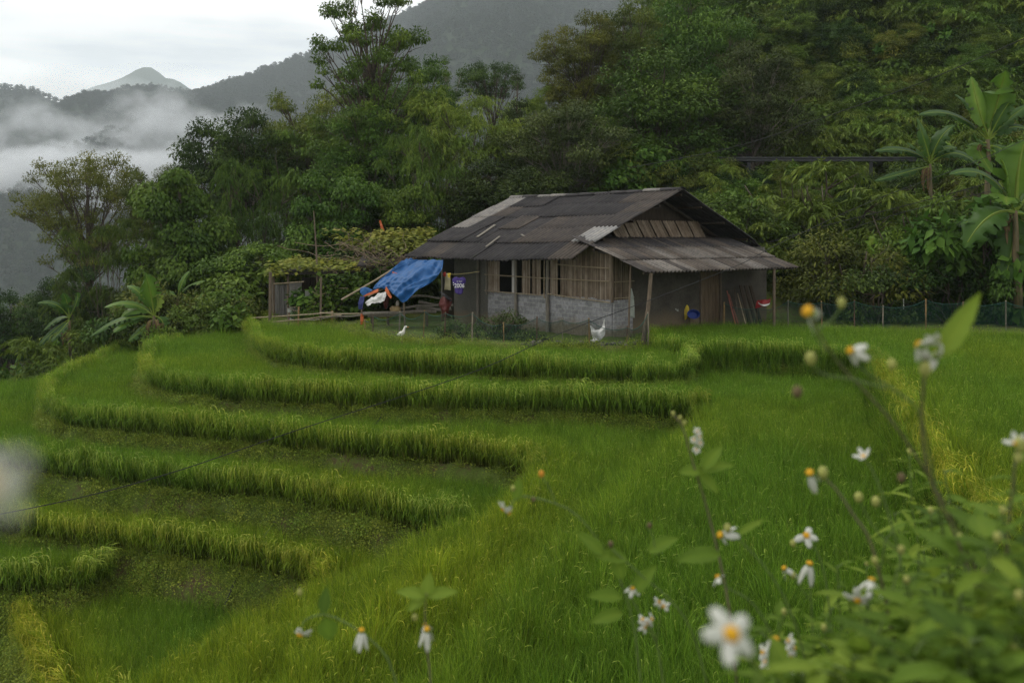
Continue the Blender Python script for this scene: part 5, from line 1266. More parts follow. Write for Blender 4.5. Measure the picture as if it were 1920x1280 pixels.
def banana(label, base, top, rt, lvs, d, seed, group=None):
    rs = np.random.RandomState(seed); b = Wp(*base); e = empty('banana_plant', b, 0, label, 'banana plant'); 
    P = jit_line([0, 0, -.4], Wp(*top)-b, 5, .02, rs); MB().tube(P, np.linspace(rt, rt*.55, 5), 9).build('trunk', m_stem, e, True)
    for (q0, q1, q2, wpx, v) in lvs:
        f = lambda q, k: Wp(q[0], q[1], q[2] if len(q) > 2 else d+k)
        banana_leaf(f(q0, 0), f(q1, rs.uniform(-.5, .3)), f(q2, rs.uniform(-.9, .3)), 1.6*wpx/F_*d, v, rs, e, b)
    if rt > .08:
        tz = Wp(*top)-b
        for i in range(4):
            a_ = rs.rand()*6.28; q0 = tz+b; r_ = rs.uniform(.12, .3); L_ = min(tz[2]*.8, rs.uniform(.7, 1.3)); L_ = max(L_, .4)
            o_ = banana_leaf(q0-[0, 0, .15], q0+[math.cos(a_)*r_*1.6, math.sin(a_)*r_*1.6, -.05], q0+[math.cos(a_)*r_, math.sin(a_)*r_, -L_], .22, .2, rs, e, b, tear=.8, name='dead_leaf'); o_.data.materials[0] = m_dead
    return e
banana('tall banana plant with two upright bright leaves on the slope', (1852, 420, 38), (1852, 262, 38), .13, [
    ((1852, 258), (1835, 215), (1821, 143), 34, .72), ((1853, 258), (1868, 200), (1886, 132), 42, .62), ((1851, 262), (1790, 195), (1722, 216), 24, .15),
    ((1852, 262), (1815, 190), (1790, 178), 26, .25), ((1853, 265), (1890, 215), (1935, 195), 24, .2), ((1853, 265), (1890, 225), (1930, 245), 26, .1), ((1852, 268), (1830, 270), (1826, 250), 22, .4), ((1852, 275), (1815, 265), (1862, 325), 34, .6),
    ((1853, 262), (1880, 205), (1902, 180), 22, .3), ((1853, 275), (1885, 270), (1905, 320), 30, .35)], 38, 1)
banana('smaller banana plant with long level leaves and dead brown skirt', (1743, 430, 41), (1744, 308, 41), .10, [
    ((1744, 305), (1735, 265), (1719, 222), 28, .35), ((1744, 305), (1700, 270), (1640, 284), 22, .1), ((1744, 308), (1790, 265), (1836, 312), 24, .12), ((1744, 305), (1760, 250), (1790, 235), 26, .15),
    ((1743, 312), (1690, 325), (1640, 340), 18, .08), ((1744, 306), (1725, 285), (1700, 268), 20, .3), ((1744, 305), (1765, 270), (1795, 278), 18, .2)], 41, 2)
banana('big banana plant with a broad leaf hanging straight down', (1909, 556, 34.2), (1903, 395, 34.2), .15, [
    ((1903, 392), (1892, 340), (1877, 296), 22, .75), ((1905, 392), (1905, 320), (1922, 262), 62, .6), ((1903, 395), (1855, 300), (1780, 328), 30, .2), ((1902, 398), (1850, 385), (1808, 466), 52, .35),
    ((1903, 400), (1908, 440), (1883, 528), 48, .2), ((1902, 400), (1870, 400), (1800, 420), 22, .3), ((1904, 395), (1880, 350), (1888, 385), 42, .7), ((1906, 395), (1950, 330), (1990, 380), 36, .4), ((1906, 400), (1950, 400), (1975, 470), 36, .3)], 34.2, 3)
banana('young banana shoot, a single pale upright leaf over the dark bush', (1638, 560, 35.6), (1634, 480, 35.6), .04, [((1634, 482), (1631, 462), (1637, 442), 17, .85)], 35.6, 4)
banana('banana plant with a short broad yellow-green leaf at the terrace corner', (292, 660, 37.6), (289, 592, 37.6), .10, [
    ((289, 590), (284, 550), (271, 508), 26, .55), ((290, 592), (300, 560), (294, 552), 19, 1.0), ((288, 592), (262, 536), (238, 536), 14, .5), ((288, 592), (248, 555), (195, 577), 16, .6), ((288, 594), (230, 585), (168, 632), 17, .35),
    ((288, 596), (250, 590), (212, 624), 18, .5), ((289, 598), (265, 620), (240, 640), 20, .4), ((290, 598), (290, 625), (275, 640), 20, .35), ((289, 592), (252, 565), (226, 597), 20, .6), ((290, 592), (315, 600), (300, 625), 20, .3)], 37.6, 5)
banana('banana plant half sunk in the creeper', (335, 640, 40.5), (333, 560, 40.5), .09, [((333, 555), (340, 525), (356, 508), 18, .55), ((334, 556), (355, 530), (384, 527), 12, .6), ((333, 558), (310, 540), (290, 560), 16, .4)], 40.5, 6)
banana('dark banana plant with drooping leaves at the terrace foot', (133, 690, 41), (130, 600, 41), .09, [
    ((130, 596), (108, 560), (70, 569), 18, .2), ((130, 596), (128, 565), (118, 549), 18, .25), ((130, 596), (110, 590), (80, 622), 14, .1), ((130, 598), (95, 620), (68, 655), 14, .1), ((130, 596), (150, 560), (145, 548), 16, .3), ((130, 600), (120, 615), (95, 640), 18, .12)], 39.6, 7)
# ---------------------------------------------------------------- road and guard rail on the slope
mb = MB(); xr = np.linspace(7, 42, 30)
V = []
for x_ in xr:
    for y_ in (51.0, 53, 55): V.append((x_, y_, float(base_h(np.array([x_]), np.array([y_]))[0])+.05))
rd_ = mesh('road', V, grid_faces(3, 30)[:, ::-1], simple('asphalt', (.05, .05, .05), .2, 3)); tag(rd_, kind='structure')
gr = empty('guard_rail', (14, 50.4, 6.4), 0, 'grey metal guard rail along the road on the slope', 'guard rail')
MG = simple('galvanised_metal', (.035, .037, .038), .2, 3, .8, .1)
V = []; prof_ = [(-.12, .0), (-.10, -.04), (-.05, -.04), (0, .02), (.05, -.04), (.10, -.04), (.12, 0)]
for x_ in np.linspace(-9, 10, 24):
    for (zz, yy) in prof_: V.append((x_, yy, .68+zz))
o = mesh('rail', V, grid_faces(7, 24), MG, gr); solid(o, .008)
for x_ in np.arange(-8.2, 10, 3.1): MB().box((x_, .08, .2), (.16, .12, 1.3)).build('post', MG, gr)
# ---------------------------------------------------------------- cables
CAB = simple('black_cable', (.010, .010, .011), .1, 5, .5)
def cable(pts, r, label):
    P = np.array([Wp(*p) for p in pts]); n = 60; t_ = np.linspace(0, len(P)-1, n); Q = []
    for x in t_:
        i = int(min(len(P)-2, x)); f = x-i; p0, p1, p2, p3 = P[max(i-1, 0)], P[i], P[i+1], P[min(i+2, len(P)-1)]
        Q.append(.5*((2*p1)+(-p0+p2)*f+(2*p0-5*p1+4*p2-p3)*f*f+(-p0+3*p1-3*p2+p3)*f**3))
    return tag(MB().tube(Q, r, 5).build('cable', CAB), label, 'cable')
cable([(-60, 975, 14), (160, 930, 15.4), (340, 880, 16.6), (560, 805, 18), (880, 700, 20.2), (1050, 625, 21.4), (1220, 562, 22.6), (1384, 497, 23.7), (1464, 455, 24.3), (1640, 375, 25.5), (1825, 305, 26.8), (1980, 235, 28)], .0085, 'black cable sagging across the terraces and in front of the house')
cable([(1180, 315, 44), (1380, 275, 43), (1560, 215, 42), (1740, 150, 41), (1960, 55, 40)], .016, 'thin dark cable crossing the wooded slope up to the top corner')
cable([(1440, 455, 40), (1560, 420, 39), (1700, 385, 38), (1830, 350, 37), (1960, 310, 36)], .014, 'upper of two wires strung under the banana leaves')
cable([(1560, 440, 39), (1680, 402, 38), (1800, 372, 37), (1960, 335, 36)], .012, 'lower of two wires strung under the banana leaves')
hp_ = [G(405, 1148, 6.9), G(440, 1085, 6.4), G(545, 1002, 6.1), G(602, 956, 5.5), G(730, 877, 5.5), G(772, 842, 4.85), G(850, 780, 4.8), G(880, 748, 4.1)]
hz = H([p[0] for p in hp_], [p[1] for p in hp_])
tag(MB().tube([(p[0], p[1], z+.07) for p, z in zip(hp_, hz)], .022, 6).build('water_hose', CAB), 'black water hose running down over the terrace banks', 'hose')
# ---------------------------------------------------------------- wild daisies in front of the camera
m_pet, t = newmat('white_petal'); n1 = noise(t, 60, 3, .6); surf(t, ramp(t, [(.3, (.50, .52, .45)), (.7, (.66, .66, .60))], n1), .6, .2, trans=.3)
m_cen = simple('yellow_florets', (.50, .27, .015), .35, 350, .8, .2, bump=1, bumpd=.001)
m_cal = simple('green_calyx', (.13, .19, .04), .25, 200, .7)
m_bud = simple('yellow_green_bud', (.26, .27, .07), .35, 200, .8)
m_dry = simple('dry_seed_head', (.10, .075, .035), .4, 200, .9)
m_stg = simple('green_weed_stem', (.085, .13, .03), .25, 40, .6); m_stb = simple('brown_weed_stem', (.11, .10, .05), .3, 40, .7)
m_wl, t = newmat('weed_foliage'); v = attr(t, 'v'); n1 = noise(t, 30, 3, .6)
surf(t, ramp(t, [(0, (.055, .105, .015)), (.5, (.12, .20, .022)), (1, (.23, .31, .04))], math_(t, 'ADD', v, math_(t, 'MULTIPLY', math_(t, 'SUBTRACT', n1, .5), .2))), .65, .12, trans=.45)
rsF = np.random.RandomState(99)
def frame(nrm):
    n = np.array(nrm, float); n /= np.linalg.norm(n); a = np.cross(n, [0, .3, 1]); a /= np.linalg.norm(a); return a, np.cross(n, a), n
def petal(o, dirv, nrm, L, wd, bend, parent):
    d = dirv/np.linalg.norm(dirv); s = np.cross(d, nrm); s /= np.linalg.norm(s); V = []; nu, nv = 8, 5
    for i in range(nu):
        u = i/(nu-1); w_ = wd*.5*(math.sin(math.pi*min(1, .12+u*.80))**.7) if u < 1 else wd*.22
        for j in range(nv):
            q = (j/(nv-1)-.5)*2; ll = L*u-(L*.06*(abs(q) < .3) if i == nu-1 else 0)
            V.append(o+d*ll+s*w_*q+nrm*(-bend*L*u*u-.12*wd*q*q+.03*wd*math.sin(q*7)))
    m = mesh('petal', V, grid_faces(nv, nu), m_pet, parent, smooth=True); md = m.modifiers.new('t', 'SOLIDIFY'); md.thickness = .0003
def flower(parent, org, p, nrm, r=.0155, np_=5, bend=.25, miss=(), rot=0., droop=0.):
    r = r*.88; p = np.array(p)-org; a, b, n = frame(nrm); rc = r*.30
    V = []; 
    for i in range(5):
        th = math.pi*.5*i/4
        for j in range(12): V.append(p+n*rc*.65*math.cos(th)+(a*math.cos(j*math.pi/6)+b*math.sin(j*math.pi/6))*rc*math.sin(th)*(1+.05*((i+j) % 2)))
    for j in range(12): V.append(p-n*rc*.3+(a*math.cos(j*math.pi/6)+b*math.sin(j*math.pi/6))*rc*.9)
    Fs = [(i*12+j, (i+1)*12+j, (i+1)*12+(j+1) % 12, i*12+(j+1) % 12) for i in range(5) for j in range(12)]
    f = mesh('flower', V, Fs, m_cen, parent, smooth=True)
    for k in range(np_):
        if k in miss: continue
        th = rot+2*math.pi*k/np_+rsF.randn()*.08; d = a*math.cos(th)+b*math.sin(th)-n*droop
        petal(p+d*rc*.5, d, n, r*(.9+.2*rsF.rand()), r*.62, bend+rsF.randn()*.1, f)
    MB().tube([p-n*rc*1.9, p-n*rc*1.2, p-n*rc*.2], [rc*.35, rc*.85, rc*1.0], 8).build('calyx', m_cal, f, True)
    return f
def bud(parent, org, p, r, mat, name='bud'):
    r = r*.72; p = np.array(p)-org; MB().tube([p-[0, 0, r*1.3], p-[0, 0, r*.5], p+[0, 0, r*.5], p+[0, 0, r*1.2]], [r*.3, r*.95, r, r*.5], 8).build(name, mat, parent, True)
def wleaf(parent, p, d, L, wd, v, bend=.3, up=(0, 0, 1), name='leaf'):
    d = np.array(d, float); d /= np.linalg.norm(d); s = np.cross(d, up); s /= np.linalg.norm(s)+1e-9; n = np.cross(s, d); V = []; nu = 12; A = []
    for i in range(nu):
        u = i/(nu-1); w_ = wd*.5*(math.sin(math.pi*u**.75)**.85)*(1+.10*(i % 2)) if 0 < u < 1 else .0006
        for q in (-1, -.5, 0, .5, 1):
            V.append(np.array(p)+d*L*u+s*w_*q+n*(-bend*L*u*u+.22*wd*abs(q)*.6)); A.append(min(1, v+(.12 if q == 0 else 0)))
    return mesh(name, V, grid_faces(5, nu), m_wl, parent, {'v': A}, True)
def trifoliate(parent, p, d, L, v):
    d = np.array(d, float); d /= np.linalg.norm(d); s = np.cross(d, [0, 0, 1]); s /= np.linalg.norm(s)+1e-9
    b = np.array(p)+d*L*.45; MB().tube([p, (np.array(p)+b)/2+[0, 0, L*.04], b], .0009, 5).build('leaf_stalk', m_stg, parent)
    wleaf(parent, b, d+[0, 0, -.1], L*.75, L*.36, v, .3); wleaf(parent, b-d*L*.06, d*.45+s+[0, 0, -.1], L*.55, L*.26, v, .25); wleaf(parent, b-d*L*.06, d*.45-s+[0, 0, -.1], L*.55, L*.26, v, .25)
def stem(parent, org, pts, r0, r1, mat, name='stem'):
    P = np.array([W(*p) for p in pts])-org; n = 18; t_ = np.linspace(0, len(P)-1, n); Q = []
    for x in t_:
        i = int(min(len(P)-2, x)); f = x-i; p0, p1, p2, p3 = P[max(i-1, 0)], P[i], P[i+1], P[min(i+2, len(P)-1)]
        Q.append(.5*((2*p1)+(-p0+p2)*f+(2*p0-5*p1+4*p2-p3)*f*f+(-p0+3*p1-3*p2+p3)*f**3))
    MB().tube(Q, np.linspace(r0, r1, n), 6).build(name, mat, parent, True); return Q
def plant(label, main, mat=m_stg, r=(.0009, .0022), cat='wildflower', name='wild_daisy', ground=True, grp=None):
    """main: pixel polyline (tip to lowest visible point), continued down to the ground"""
    x, y, z = W(*main[-1]); d = main[-1][2]
    gx0, gy0 = x+rsF.randn()*.03, y+.02; gz0 = float(H([gx0], [gy0])[0])
    e = empty(name, (gx0, gy0, gz0-.01), 0, label, cat, grp); org = np.array([gx0, gy0, gz0-.01])
    r = (r[0]*.85, r[1]*.72)
    stem(e, org, main, r[0], r[1], mat)
    if z > gz0: MB().tube(np.array([[x, y, z], [(x+gx0)/2, y+.02, z*.45+gz0*.55], [gx0, gy0, gz0-.01]])-org, [r[1], r[1]*1.2, r[1]*1.5], 6).build('stem', mat, e, True)
    return e, org
TOC = np.array([0, -1, .15])
def lf(e, org, px, py, d, ddx, ddz, L, wd, v, depth=-.1, bend=.3): wleaf(e, np.array(W(px, py, d))-org, (ddx, depth, ddz), L, wd, v, bend, up=(0, -.6, .8))
# 1 tall flower over the net fence
e, o = plant('blurred daisy with one long hanging white petal before the net fence', [(1516, 590, .72), (1545, 640, .78), (1580, 690, .86), (1680, 800, .95), (1780, 960, 1.05), (1850, 1130, 1.1), (1890, 1320, 1.1)], m_stb)
f = flower(e, o, W(1514, 583, .70), (-.7, -.5, .45), .0165, 5, .5, miss=(1, 2, 3), rot=.3, droop=1.6)
e2 = e
stem(e, o, [(1578, 575, .85), (1560, 600, .86), (1530, 625, .87), (1550, 660, .88)], .0008, .001, m_stg); bud(e, o, W(1578, 568, .85), .0052, m_bud)
# 2
e, o = plant('daisy facing sideways with orange centre, below the highest flower', [(1600, 668, .80), (1625, 700, .83), (1690, 740, .86), (1730, 790, .9), (1760, 950, 1.0), (1790, 1150, 1.05), (1810, 1330, 1.05)], m_stg)
flower(e, o, W(1594, 657, .80), (-.85, -.45, .25), .0125, 5, .35, miss=(3,), rot=1.2, droop=.9); bud(e, o, W(1520, 672, .84), .0065, m_bud); bud(e, o, W(1672, 683, .84), .0055, m_bud); bud(e, o, W(1495, 735, .80), .0058, m_dry)
stem(e, o, [(1520, 674, .84), (1540, 700, .85), (1600, 712, .85), (1660, 728, .86)], .0008, .001, m_stg)
# 3 cluster
e, o = plant('cluster of three white daisies turned away, near the long green leaf', [(1735, 668, .78), (1732, 720, .80), (1728, 800, .85), (1745, 900, .9), (1790, 1000, .95), (1850, 1160, 1.0), (1880, 1330, 1.0)], m_stb, (.0012, .0025))
flower(e, o, W(1722, 645, .78), (-.5, .5, .5), .013, 5, .3, miss=(2,), rot=.2, droop=.3); flower(e, o, W(1756, 665, .79), (.5, .4, .3), .011, 5, .3, miss=(0, 3), rot=.9, droop=.5); flower(e, o, W(1758, 638, .80), (.6, .5, .5), .009, 5, .3, miss=(0, 2), rot=.4)
bud(e, o, W(1735, 692, .78), .0065, m_bud); lf(e, o, 1762, 672, .80, .55, 1.0, .062, .017, .75, -.1, .1)
for q in ((1745, 740, -.9, .2), (1700, 770, -1, .1)): pass
# 4 long slim stalk with tiny cluster
e, o = plant('slim stalk topped by a cluster of tiny white flowers', [(1262, 778, 1.25), (1280, 800, 1.25), (1300, 870, 1.26), (1322, 940, 1.27), (1345, 1030, 1.28), (1362, 1110, 1.28), (1375, 1200, 1.28), (1385, 1330, 1.28)], m_stb, (.0012, .003))
for q in ((1308, 808, .2), (1301, 824, -.5), (1313, 830, .5), (1306, 843, 0), (1312, 818, .8)): flower(e, o, W(q[0], q[1], 1.25), (q[2], -.8, .6), .0058, 5, .1, rot=q[2])
for q in ((1262, 775), (1275, 783), (1283, 792)): bud(e, o, W(q[0], q[1], 1.25), .0035, m_bud)
for q in ((1312, 882, 1, .35, .045), (1318, 880, .5, .8, .04), (1316, 884, -.7, .1, .03), (1310, 890, .6, -.4, .035)): lf(e, o, q[0], q[1], 1.26, q[2], q[3], q[4], .018, .55)
# 5
e, o = plant('small drooping white flower on an arching stalk over the slope rice', [(950, 960, 1.3), (962, 940, 1.3), (985, 930, 1.3), (1030, 940, 1.3), (1075, 960, 1.3), (1120, 1010, 1.32), (1160, 1080, 1.35), (1190, 1180, 1.35), (1205, 1330, 1.35)], m_stg)
flower(e, o, W(943, 955, 1.3), (-.5, -.4, -.7), .0105, 5, .3, miss=(1,), droop=.3); flower(e, o, W(955, 962, 1.3), (.5, -.4, -.7), .009, 5, .3, miss=(1, 2), droop=.3)
bud(e, o, W(1015, 888, 1.3), .0052, simple('orange_bud', (.45, .2, .02), .3)); stem(e, o, [(1015, 892, 1.3), (1030, 915, 1.3), (1042, 942, 1.3)], .0007, .0009, m_stg); bud(e, o, W(962, 915, 1.3), .004, m_bud); bud(e, o, W(1000, 936, 1.3), .004, m_dry); lf(e, o, 968, 938, 1.3, .1, .9, .03, .014, .5)
# 6
e, o = plant('daisy with one white petal hanging under an orange centre, beside a bud', [(1538, 888, 1.0), (1570, 920, 1.0), (1600, 965, 1.0), (1630, 1010, 1.0), (1655, 1100, 1.02), (1675, 1200, 1.03), (1690, 1330, 1.03)], m_stb, (.0012, .0028))
flower(e, o, W(1518, 885, 1.0), (-.4, -.5, .75), .015, 5, .5, miss=(0, 2, 4), rot=.4, droop=1.7); bud(e, o, W(1543, 886, 1.0), .007, m_bud)
stem(e, o, [(1521, 892, 1.0), (1530, 893, 1.0), (1540, 892, 1.0)], .0007, .0009, m_stg)
# 7
e, o = plant('daisy in profile touching the long slim stalk', [(1372, 1000, 1.15), (1395, 1020, 1.15), (1440, 1070, 1.15), (1480, 1140, 1.15), (1510, 1240, 1.15), (1520, 1330, 1.15)], m_stg)
flower(e, o, W(1350, 1002, 1.15), (-.85, -.4, .3), .016, 5, .35, miss=(1,), rot=.7, droop=1.0); bud(e, o, W(1364, 990, 1.15), .006, m_bud); lf(e, o, 1350, 1040, 1.15, -1, .05, .052, .022, .35); lf(e, o, 1385, 1002, 1.15, .7, .6, .035, .009, .6)
# 8 .. 11 middle group
e, o = plant('open daisy with three petals spread to the sky, orange centre', [(1517, 1012, 1.35), (1535, 1040, 1.35), (1550, 1100, 1.35), (1560, 1200, 1.35), (1565, 1330, 1.35)], m_stg)
flower(e, o, W(1512, 1003, 1.35), (.05, -.75, .65), .0175, 5, .15, miss=(4,), rot=.35); bud(e, o, W(1487, 1018, 1.35), .0055, m_bud)
e, o = plant('pair of drooping daisies under the open one', [(1518, 1068, 1.3), (1520, 1110, 1.3), (1525, 1200, 1.3), (1530, 1330, 1.3)], m_stg)
flower(e, o, W(1518, 1055, 1.3), (.1, -.2, .95), .0165, 5, .9, miss=(2,), rot=.2, droop=1.1); flower(e, o, W(1470, 1064, 1.3), (-.6, -.3, .7), .0125, 5, .6, miss=(1, 3), rot=.6, droop=1.1); bud(e, o, W(1487, 1078, 1.3), .005, m_bud); stem(e, o, [(1486, 1082, 1.3), (1500, 1100, 1.3), (1520, 1125, 1.3)], .0007, .0009, m_stg)
e, o = plant('half-closed white daisy beside the slim stalk', [(1352, 1090, 1.2), (1370, 1105, 1.2), (1410, 1130, 1.2), (1450, 1200, 1.2), (1470, 1330, 1.2)], m_stg)
flower(e, o, W(1345, 1080, 1.2), (-.5, .2, .7), .012, 5, .2, miss=(3,), rot=.2, droop=.4)
e, o = plant('low plant with two white flower clusters and a yellow-centred daisy', [(1187, 1095, 1.3), (1180, 1110, 1.3), (1200, 1150, 1.3), (1230, 1200, 1.3), (1250, 1330, 1.3)], m_stg)
flower(e, o, W(1186, 1102, 1.3), (-.1, -.5, .85), .011, 5, .3, droop=.4)
for q in ((1236, 1128, .5), (1244, 1136, -.2), (1205, 1160, -.6), (1214, 1168, .2), (1222, 1160, .7), (1210, 1175, .4)): flower(e, o, W(q[0], q[1], 1.28), (q[2], -.6, .3), .0085, 5, .3, miss=(int(abs(q[2]*7)) % 5,), rot=q[2])
stem(e, o, [(1238, 1138, 1.28), (1236, 1170, 1.29), (1232, 1200, 1.3)], .0007, .001, m_stg); stem(e, o, [(1212, 1175, 1.28), (1222, 1190, 1.29), (1231, 1205, 1.3)], .0007, .001, m_stg)
for q in ((1165, 1120, -.9, .2), (1168, 1150, -1, -.1), (1190, 1110, .5, .8), (1175, 1050, -.9, .3), (1215, 1035, .7, .5), (1130, 1040, -.5, .6), (1165, 1085, -.2, .9)): lf(e, o, q[0], q[1], 1.3, q[2], q[3], .045, .02, .5)
stem(e, o, [(1140, 1022, 1.3), (1165, 1045, 1.3), (1205, 1080, 1.3), (1262, 1130, 1.3), (1300, 1190, 1.3), (1330, 1300, 1.3)], .0009, .0014, m_stg); bud(e, o, W(1145, 1020, 1.3), .005, m_dry); bud(e, o, W(1218, 985, 1.3), .0045, m_dry); stem(e, o, [(1218, 992, 1.3), (1225, 1010, 1.3), (1230, 1040, 1.3)], .0007, .0009, m_stg)
# 15 the big one
e, o = plant('large very blurred daisy with deep yellow centre, closest to the camera', [(1380, 1200, .46), (1410, 1240, .47), (1450, 1340, .5)], m_stg, (.0009, .0012))
flower(e, o, W(1372, 1188, .45), (.25, -.8, .55), .0145, 5, .15, rot=1.2)
# 16 cluster of white to the right of it
e, o = plant('dense cluster of small white flowers beside the large daisy', [(1462, 1210, 1.1), (1470, 1240, 1.1), (1480, 1340, 1.1)], m_stg)
flower(e, o, W(1455, 1197, 1.1), (.1, -.4, .9), .0145, 5, .6, rot=.3, droop=.8)
for i, q in enumerate(((1430, 1222), (1442, 1232), (1436, 1240), (1475, 1222), (1483, 1232), (1470, 1245), (1480, 1252), (1490, 1215), (1478, 1200), (1448, 1218), (1508, 1252))): flower(e, o, W(q[0], q[1], 1.08+.01*(i % 3)), (rsF.randn()*.6, -.7, .5), .0085, 5, .2, miss=(i % 5,), rot=i)
# 17-18
e, o = plant('two white daisies one above the other amid the leafy weeds', [(1612, 1135, 1.0), (1625, 1180, 1.0), (1640, 1340, 1.0)], m_stg)
flower(e, o, W(1608, 1125, 1.0), (-.2, -.6, -.4), .0135, 5, .3, miss=(0,), rot=.9); flower(e, o, W(1635, 1086, 1.0), (.3, .2, .9), .0135, 5, .6, miss=(2,), droop=.6); bud(e, o, W(1640, 1050, 1.0), .0045, m_bud); bud(e, o, W(1690, 1030, 1.0), .005, m_bud)
stem(e, o, [(1637, 1092, 1.0), (1632, 1130, 1.0), (1628, 1180, 1.0)], .0008, .001, m_stg); stem(e, o, [(1690, 1035, 1.0), (1680, 1080, 1.0), (1650, 1180, 1.0)], .0008, .001, m_stg)
# 19-20 lower middle pair
e, o = plant('pair of daisies on a stalk bent like a bow over the near rice', [(563, 1180, 1.3), (575, 1160, 1.3), (610, 1152, 1.3), (650, 1168, 1.3), (690, 1195, 1.3), (730, 1240, 1.3), (755, 1330, 1.3)], m_stg)
flower(e, o, W(562, 1190, 1.3), (-.2, -.5, -.75), .0155, 5, .2, miss=(4,), rot=.35, droop=.2); flower(e, o, W(678, 1180, 1.28), (.05, -.1, .97), .0145, 5, .9, rot=.2, droop=1.3)
lf(e, o, 607, 1150, 1.3, .05, 1, .034, .016, .12, .1); lf(e, o, 612, 1155, 1.3, .1, -1, .038, .025, .3, .1); bud(e, o, W(562, 1110, 1.3), .005, m_bud)
# 21
e, o = plant('upright stalk with three leaves and hanging white petals', [(800, 1110, 1.25), (797, 1140, 1.25), (798, 1190, 1.25), (806, 1260, 1.25), (812, 1340, 1.25)], m_stb, (.001, .002))
flower(e, o, W(800, 1178, 1.24), (0, -.3, .9), .015, 5, .8, miss=(2,), rot=.3, droop=1.3); flower(e, o, W(797, 1170, 1.26), (-.3, .2, .9), .010, 5, .5, miss=(0, 3), droop=.6)
for q in ((-1, .35, .04), (1, .35, .04), (.1, 1, .03), (-.6, -.3, .03)): lf(e, o, 800, 1118, 1.25, q[0], q[1], q[2], .017, .7)
bud(e, o, W(778, 1157, 1.25), .0048, m_bud)
# 22 white blur at the edge of the frame
e, o = plant('white bloom out of focus, so close that only its pale blur shows', [(-60, 915, .12), (-90, 980, .125), (-105, 1200, .13), (-110, 1500, .14)], m_stg, (.0004, .0005))
flower(e, o, W(-38, 908, .115), (.2, -.9, .4), .0052, 5, .2)
# 23-24
e, o = plant('small half-open daisy over the bank weeds', [(1622, 862, 1.1), (1640, 890, 1.1), (1665, 960, 1.1), (1690, 1060, 1.1), (1710, 1200, 1.1), (1720, 1340, 1.1)], m_stg)
flower(e, o, W(1619, 855, 1.1), (-.5, -.3, .8), .0105, 5, -.2, rot=.3, droop=-.4); bud(e, o, W(1610, 932, 1.1), .0065, m_bud); bud(e, o, W(1642, 940, 1.1), .0065, m_bud); bud(e, o, W(1690, 895, 1.1), .006, m_dry)
stem(e, o, [(1612, 940, 1.1), (1640, 990, 1.1), (1680, 1030, 1.1)], .0008, .001, m_stg)
e, o = plant('pale cream bud cluster at the edge of the leafy weeds', [(1905, 845, .8), (1900, 900, .82), (1890, 1000, .85), (1880, 1150, .9), (1870, 1340, .9)], m_stb)
flower(e, o, W(1905, 830, .8), (-.6, -.3, .8), .009, 5, -.3, miss=(1, 2), droop=-.4); bud(e, o, W(1914, 832, .8), .007, m_bud); bud(e, o, W(1910, 858, .8), .005, m_bud)
# leafy weeds: pointed-leaf herb and trifoliate foliage
def herb(label, px, py, d, h_px, nl, L, v, seed, cat='weed', sp=1.0, mat=None, lo=1.0):
    rs_ = np.random.RandomState(seed); lean_ = rs_.randn()*40
    e, o = plant(label, [(px, py, d), (px+lean_*.3, py+h_px*.5, d*1.01), (px+lean_, py+h_px, d*1.02), (px+lean_, max(py+h_px+60, 1340), d*1.03)], mat or m_stg, (.001, .0022), cat, 'leafy_weed')
    for i in range(nl):
        s = (i+.3)/nl; yy = py+(1340-py)*s*lo; xx = px+lean_*min(1, s*1.3); az = i*2.4+rs_.rand()*.5
        dr = (math.cos(az), math.sin(az)*.8, .55-.5*s+rs_.randn()*.45); LL = .66*L*(.5+.6*min(1, s*2.2))*(.6+.7*rs_.rand())
        p = np.array(W(xx, yy, d*1.01))-o
        if i % 3 == 0 and sp: trifoliate(e, p, dr, LL*1.15, np.clip(v+rs_.randn()*.15, 0, 1))
        else: wleaf(e, p, dr, LL, LL*.40*(1 if sp else .42), np.clip(v+rs_.randn()*.15, 0, 1), .35)
    if rs_.rand() < .6: bud(e, o, W(px, py-4, d), .0045, m_bud)
    return e
pl = herb('bright herb with a star of narrow pointed leaves over the weedy bank', 1705, 850, 1.5, 200, 16, .085, .85, 5, sp=0, lo=.45)
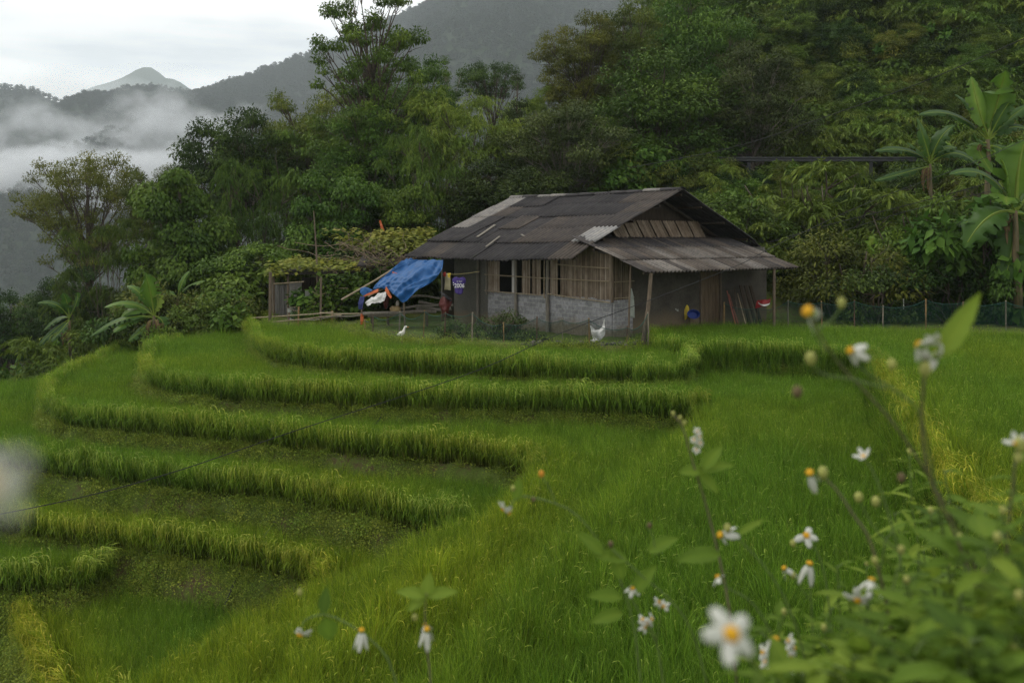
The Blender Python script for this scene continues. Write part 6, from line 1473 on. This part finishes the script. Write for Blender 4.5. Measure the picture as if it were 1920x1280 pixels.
HERBS = [(1470, 1150, 1.25, .07, .45, 'low leafy weed behind the dense white cluster'), (1545, 1180, 1.15, .075, .4, 'broad-leaved weed under the pair of drooping daisies'), (1590, 1120, 1.3, .07, .6, 'light green weed rising behind the stacked daisies'),
    (1660, 1010, 1.25, .075, .55, 'leafy weed with budded top under the narrow-leaved herb'), (1700, 1090, 1.0, .08, .3, 'dark broad-leaved weed in the thick of the leaves'), (1745, 960, 1.2, .085, .5, 'tall three-leaved weed just below the star-leaved herb'),
    (1760, 1120, .9, .075, .55, 'bright leafy weed in the middle of the thicket'), (1800, 1010, 1.05, .09, .35, 'tall dark-leaved weed crossing the brown stems'), (1845, 1080, .85, .08, .5, 'thick leafy weed below the cream buds'), (1880, 960, .95, .085, .3, 'big-leaved weed at the rim of the picture, dark green'),
    (1910, 1120, .75, .075, .45, 'lowest corner weed with wide blurred leaves'), (1650, 1180, .9, .07, .65, 'yellow-green weed at the bottom of the thicket'), (1600, 1230, .75, .06, .7, 'blurred pale green weed at the bottom'), (1820, 1200, .65, .06, .4, 'very blurred leafy weed in the bottom corner'),
    (1715, 1220, .7, .06, .3, 'blurred dark weed at the very bottom of the thicket'), (1510, 1250, .9, .055, .5, 'short weed at the bottom beside the white cluster'), (1900, 870, 1.0, .10, .35, 'weed with bluish broad leaf held high under the cream buds'), (1770, 880, 1.35, .08, .4, 'weed with bluish divided leaves in front of the ripe rice'),
    (1870, 1010, .8, .09, .6, 'bright broad-leaved weed before the ripe rice'), (1570, 1060, 1.4, .055, .5, 'slender weed between the open daisy and the thicket'), (1680, 1130, 1.4, .08, .45, 'weed deep in the thicket, mid green'), (1780, 1060, 1.5, .09, .5, 'weed at the back of the thicket'),
    (1850, 950, 1.4, .09, .4, 'weed standing behind the bright broad-leaved one'), (1740, 1180, 1.2, .08, .6, 'weed with light three-part leaves low in the thicket'),
    (1625, 1060, 1.6, .08, .6, 'leafy weed half hidden behind the budded stems'), (1675, 960, 1.7, .08, .5, 'weed rising behind the yellow-green buds'), (1730, 1030, 1.6, .085, .7, 'bright weed between the brown stems, far side'), (1790, 950, 1.7, .09, .55, 'weed on the bank just below the drooping ripe rice'),
    (1890, 1040, 1.3, .09, .5, 'weed at the rim of the picture behind the cream buds'), (1840, 1160, 1.0, .08, .7, 'light green weed low near the corner'), (1560, 1140, 1.6, .07, .55, 'weed behind the broad-leaved one under the daisies'), (1760, 1240, .95, .075, .5, 'short weed at the bottom of the dense corner'),
    (1640, 1250, 1.0, .07, .45, 'short dark weed at the bottom under the yellow-green one'), (1900, 1220, .8, .075, .65, 'bright weed in the extreme corner')]
for i, (px_, py_, d_, L_, v_, lb_) in enumerate(HERBS): herb(lb_, px_, py_, d_, 120, 22, L_, v_, 300+i)
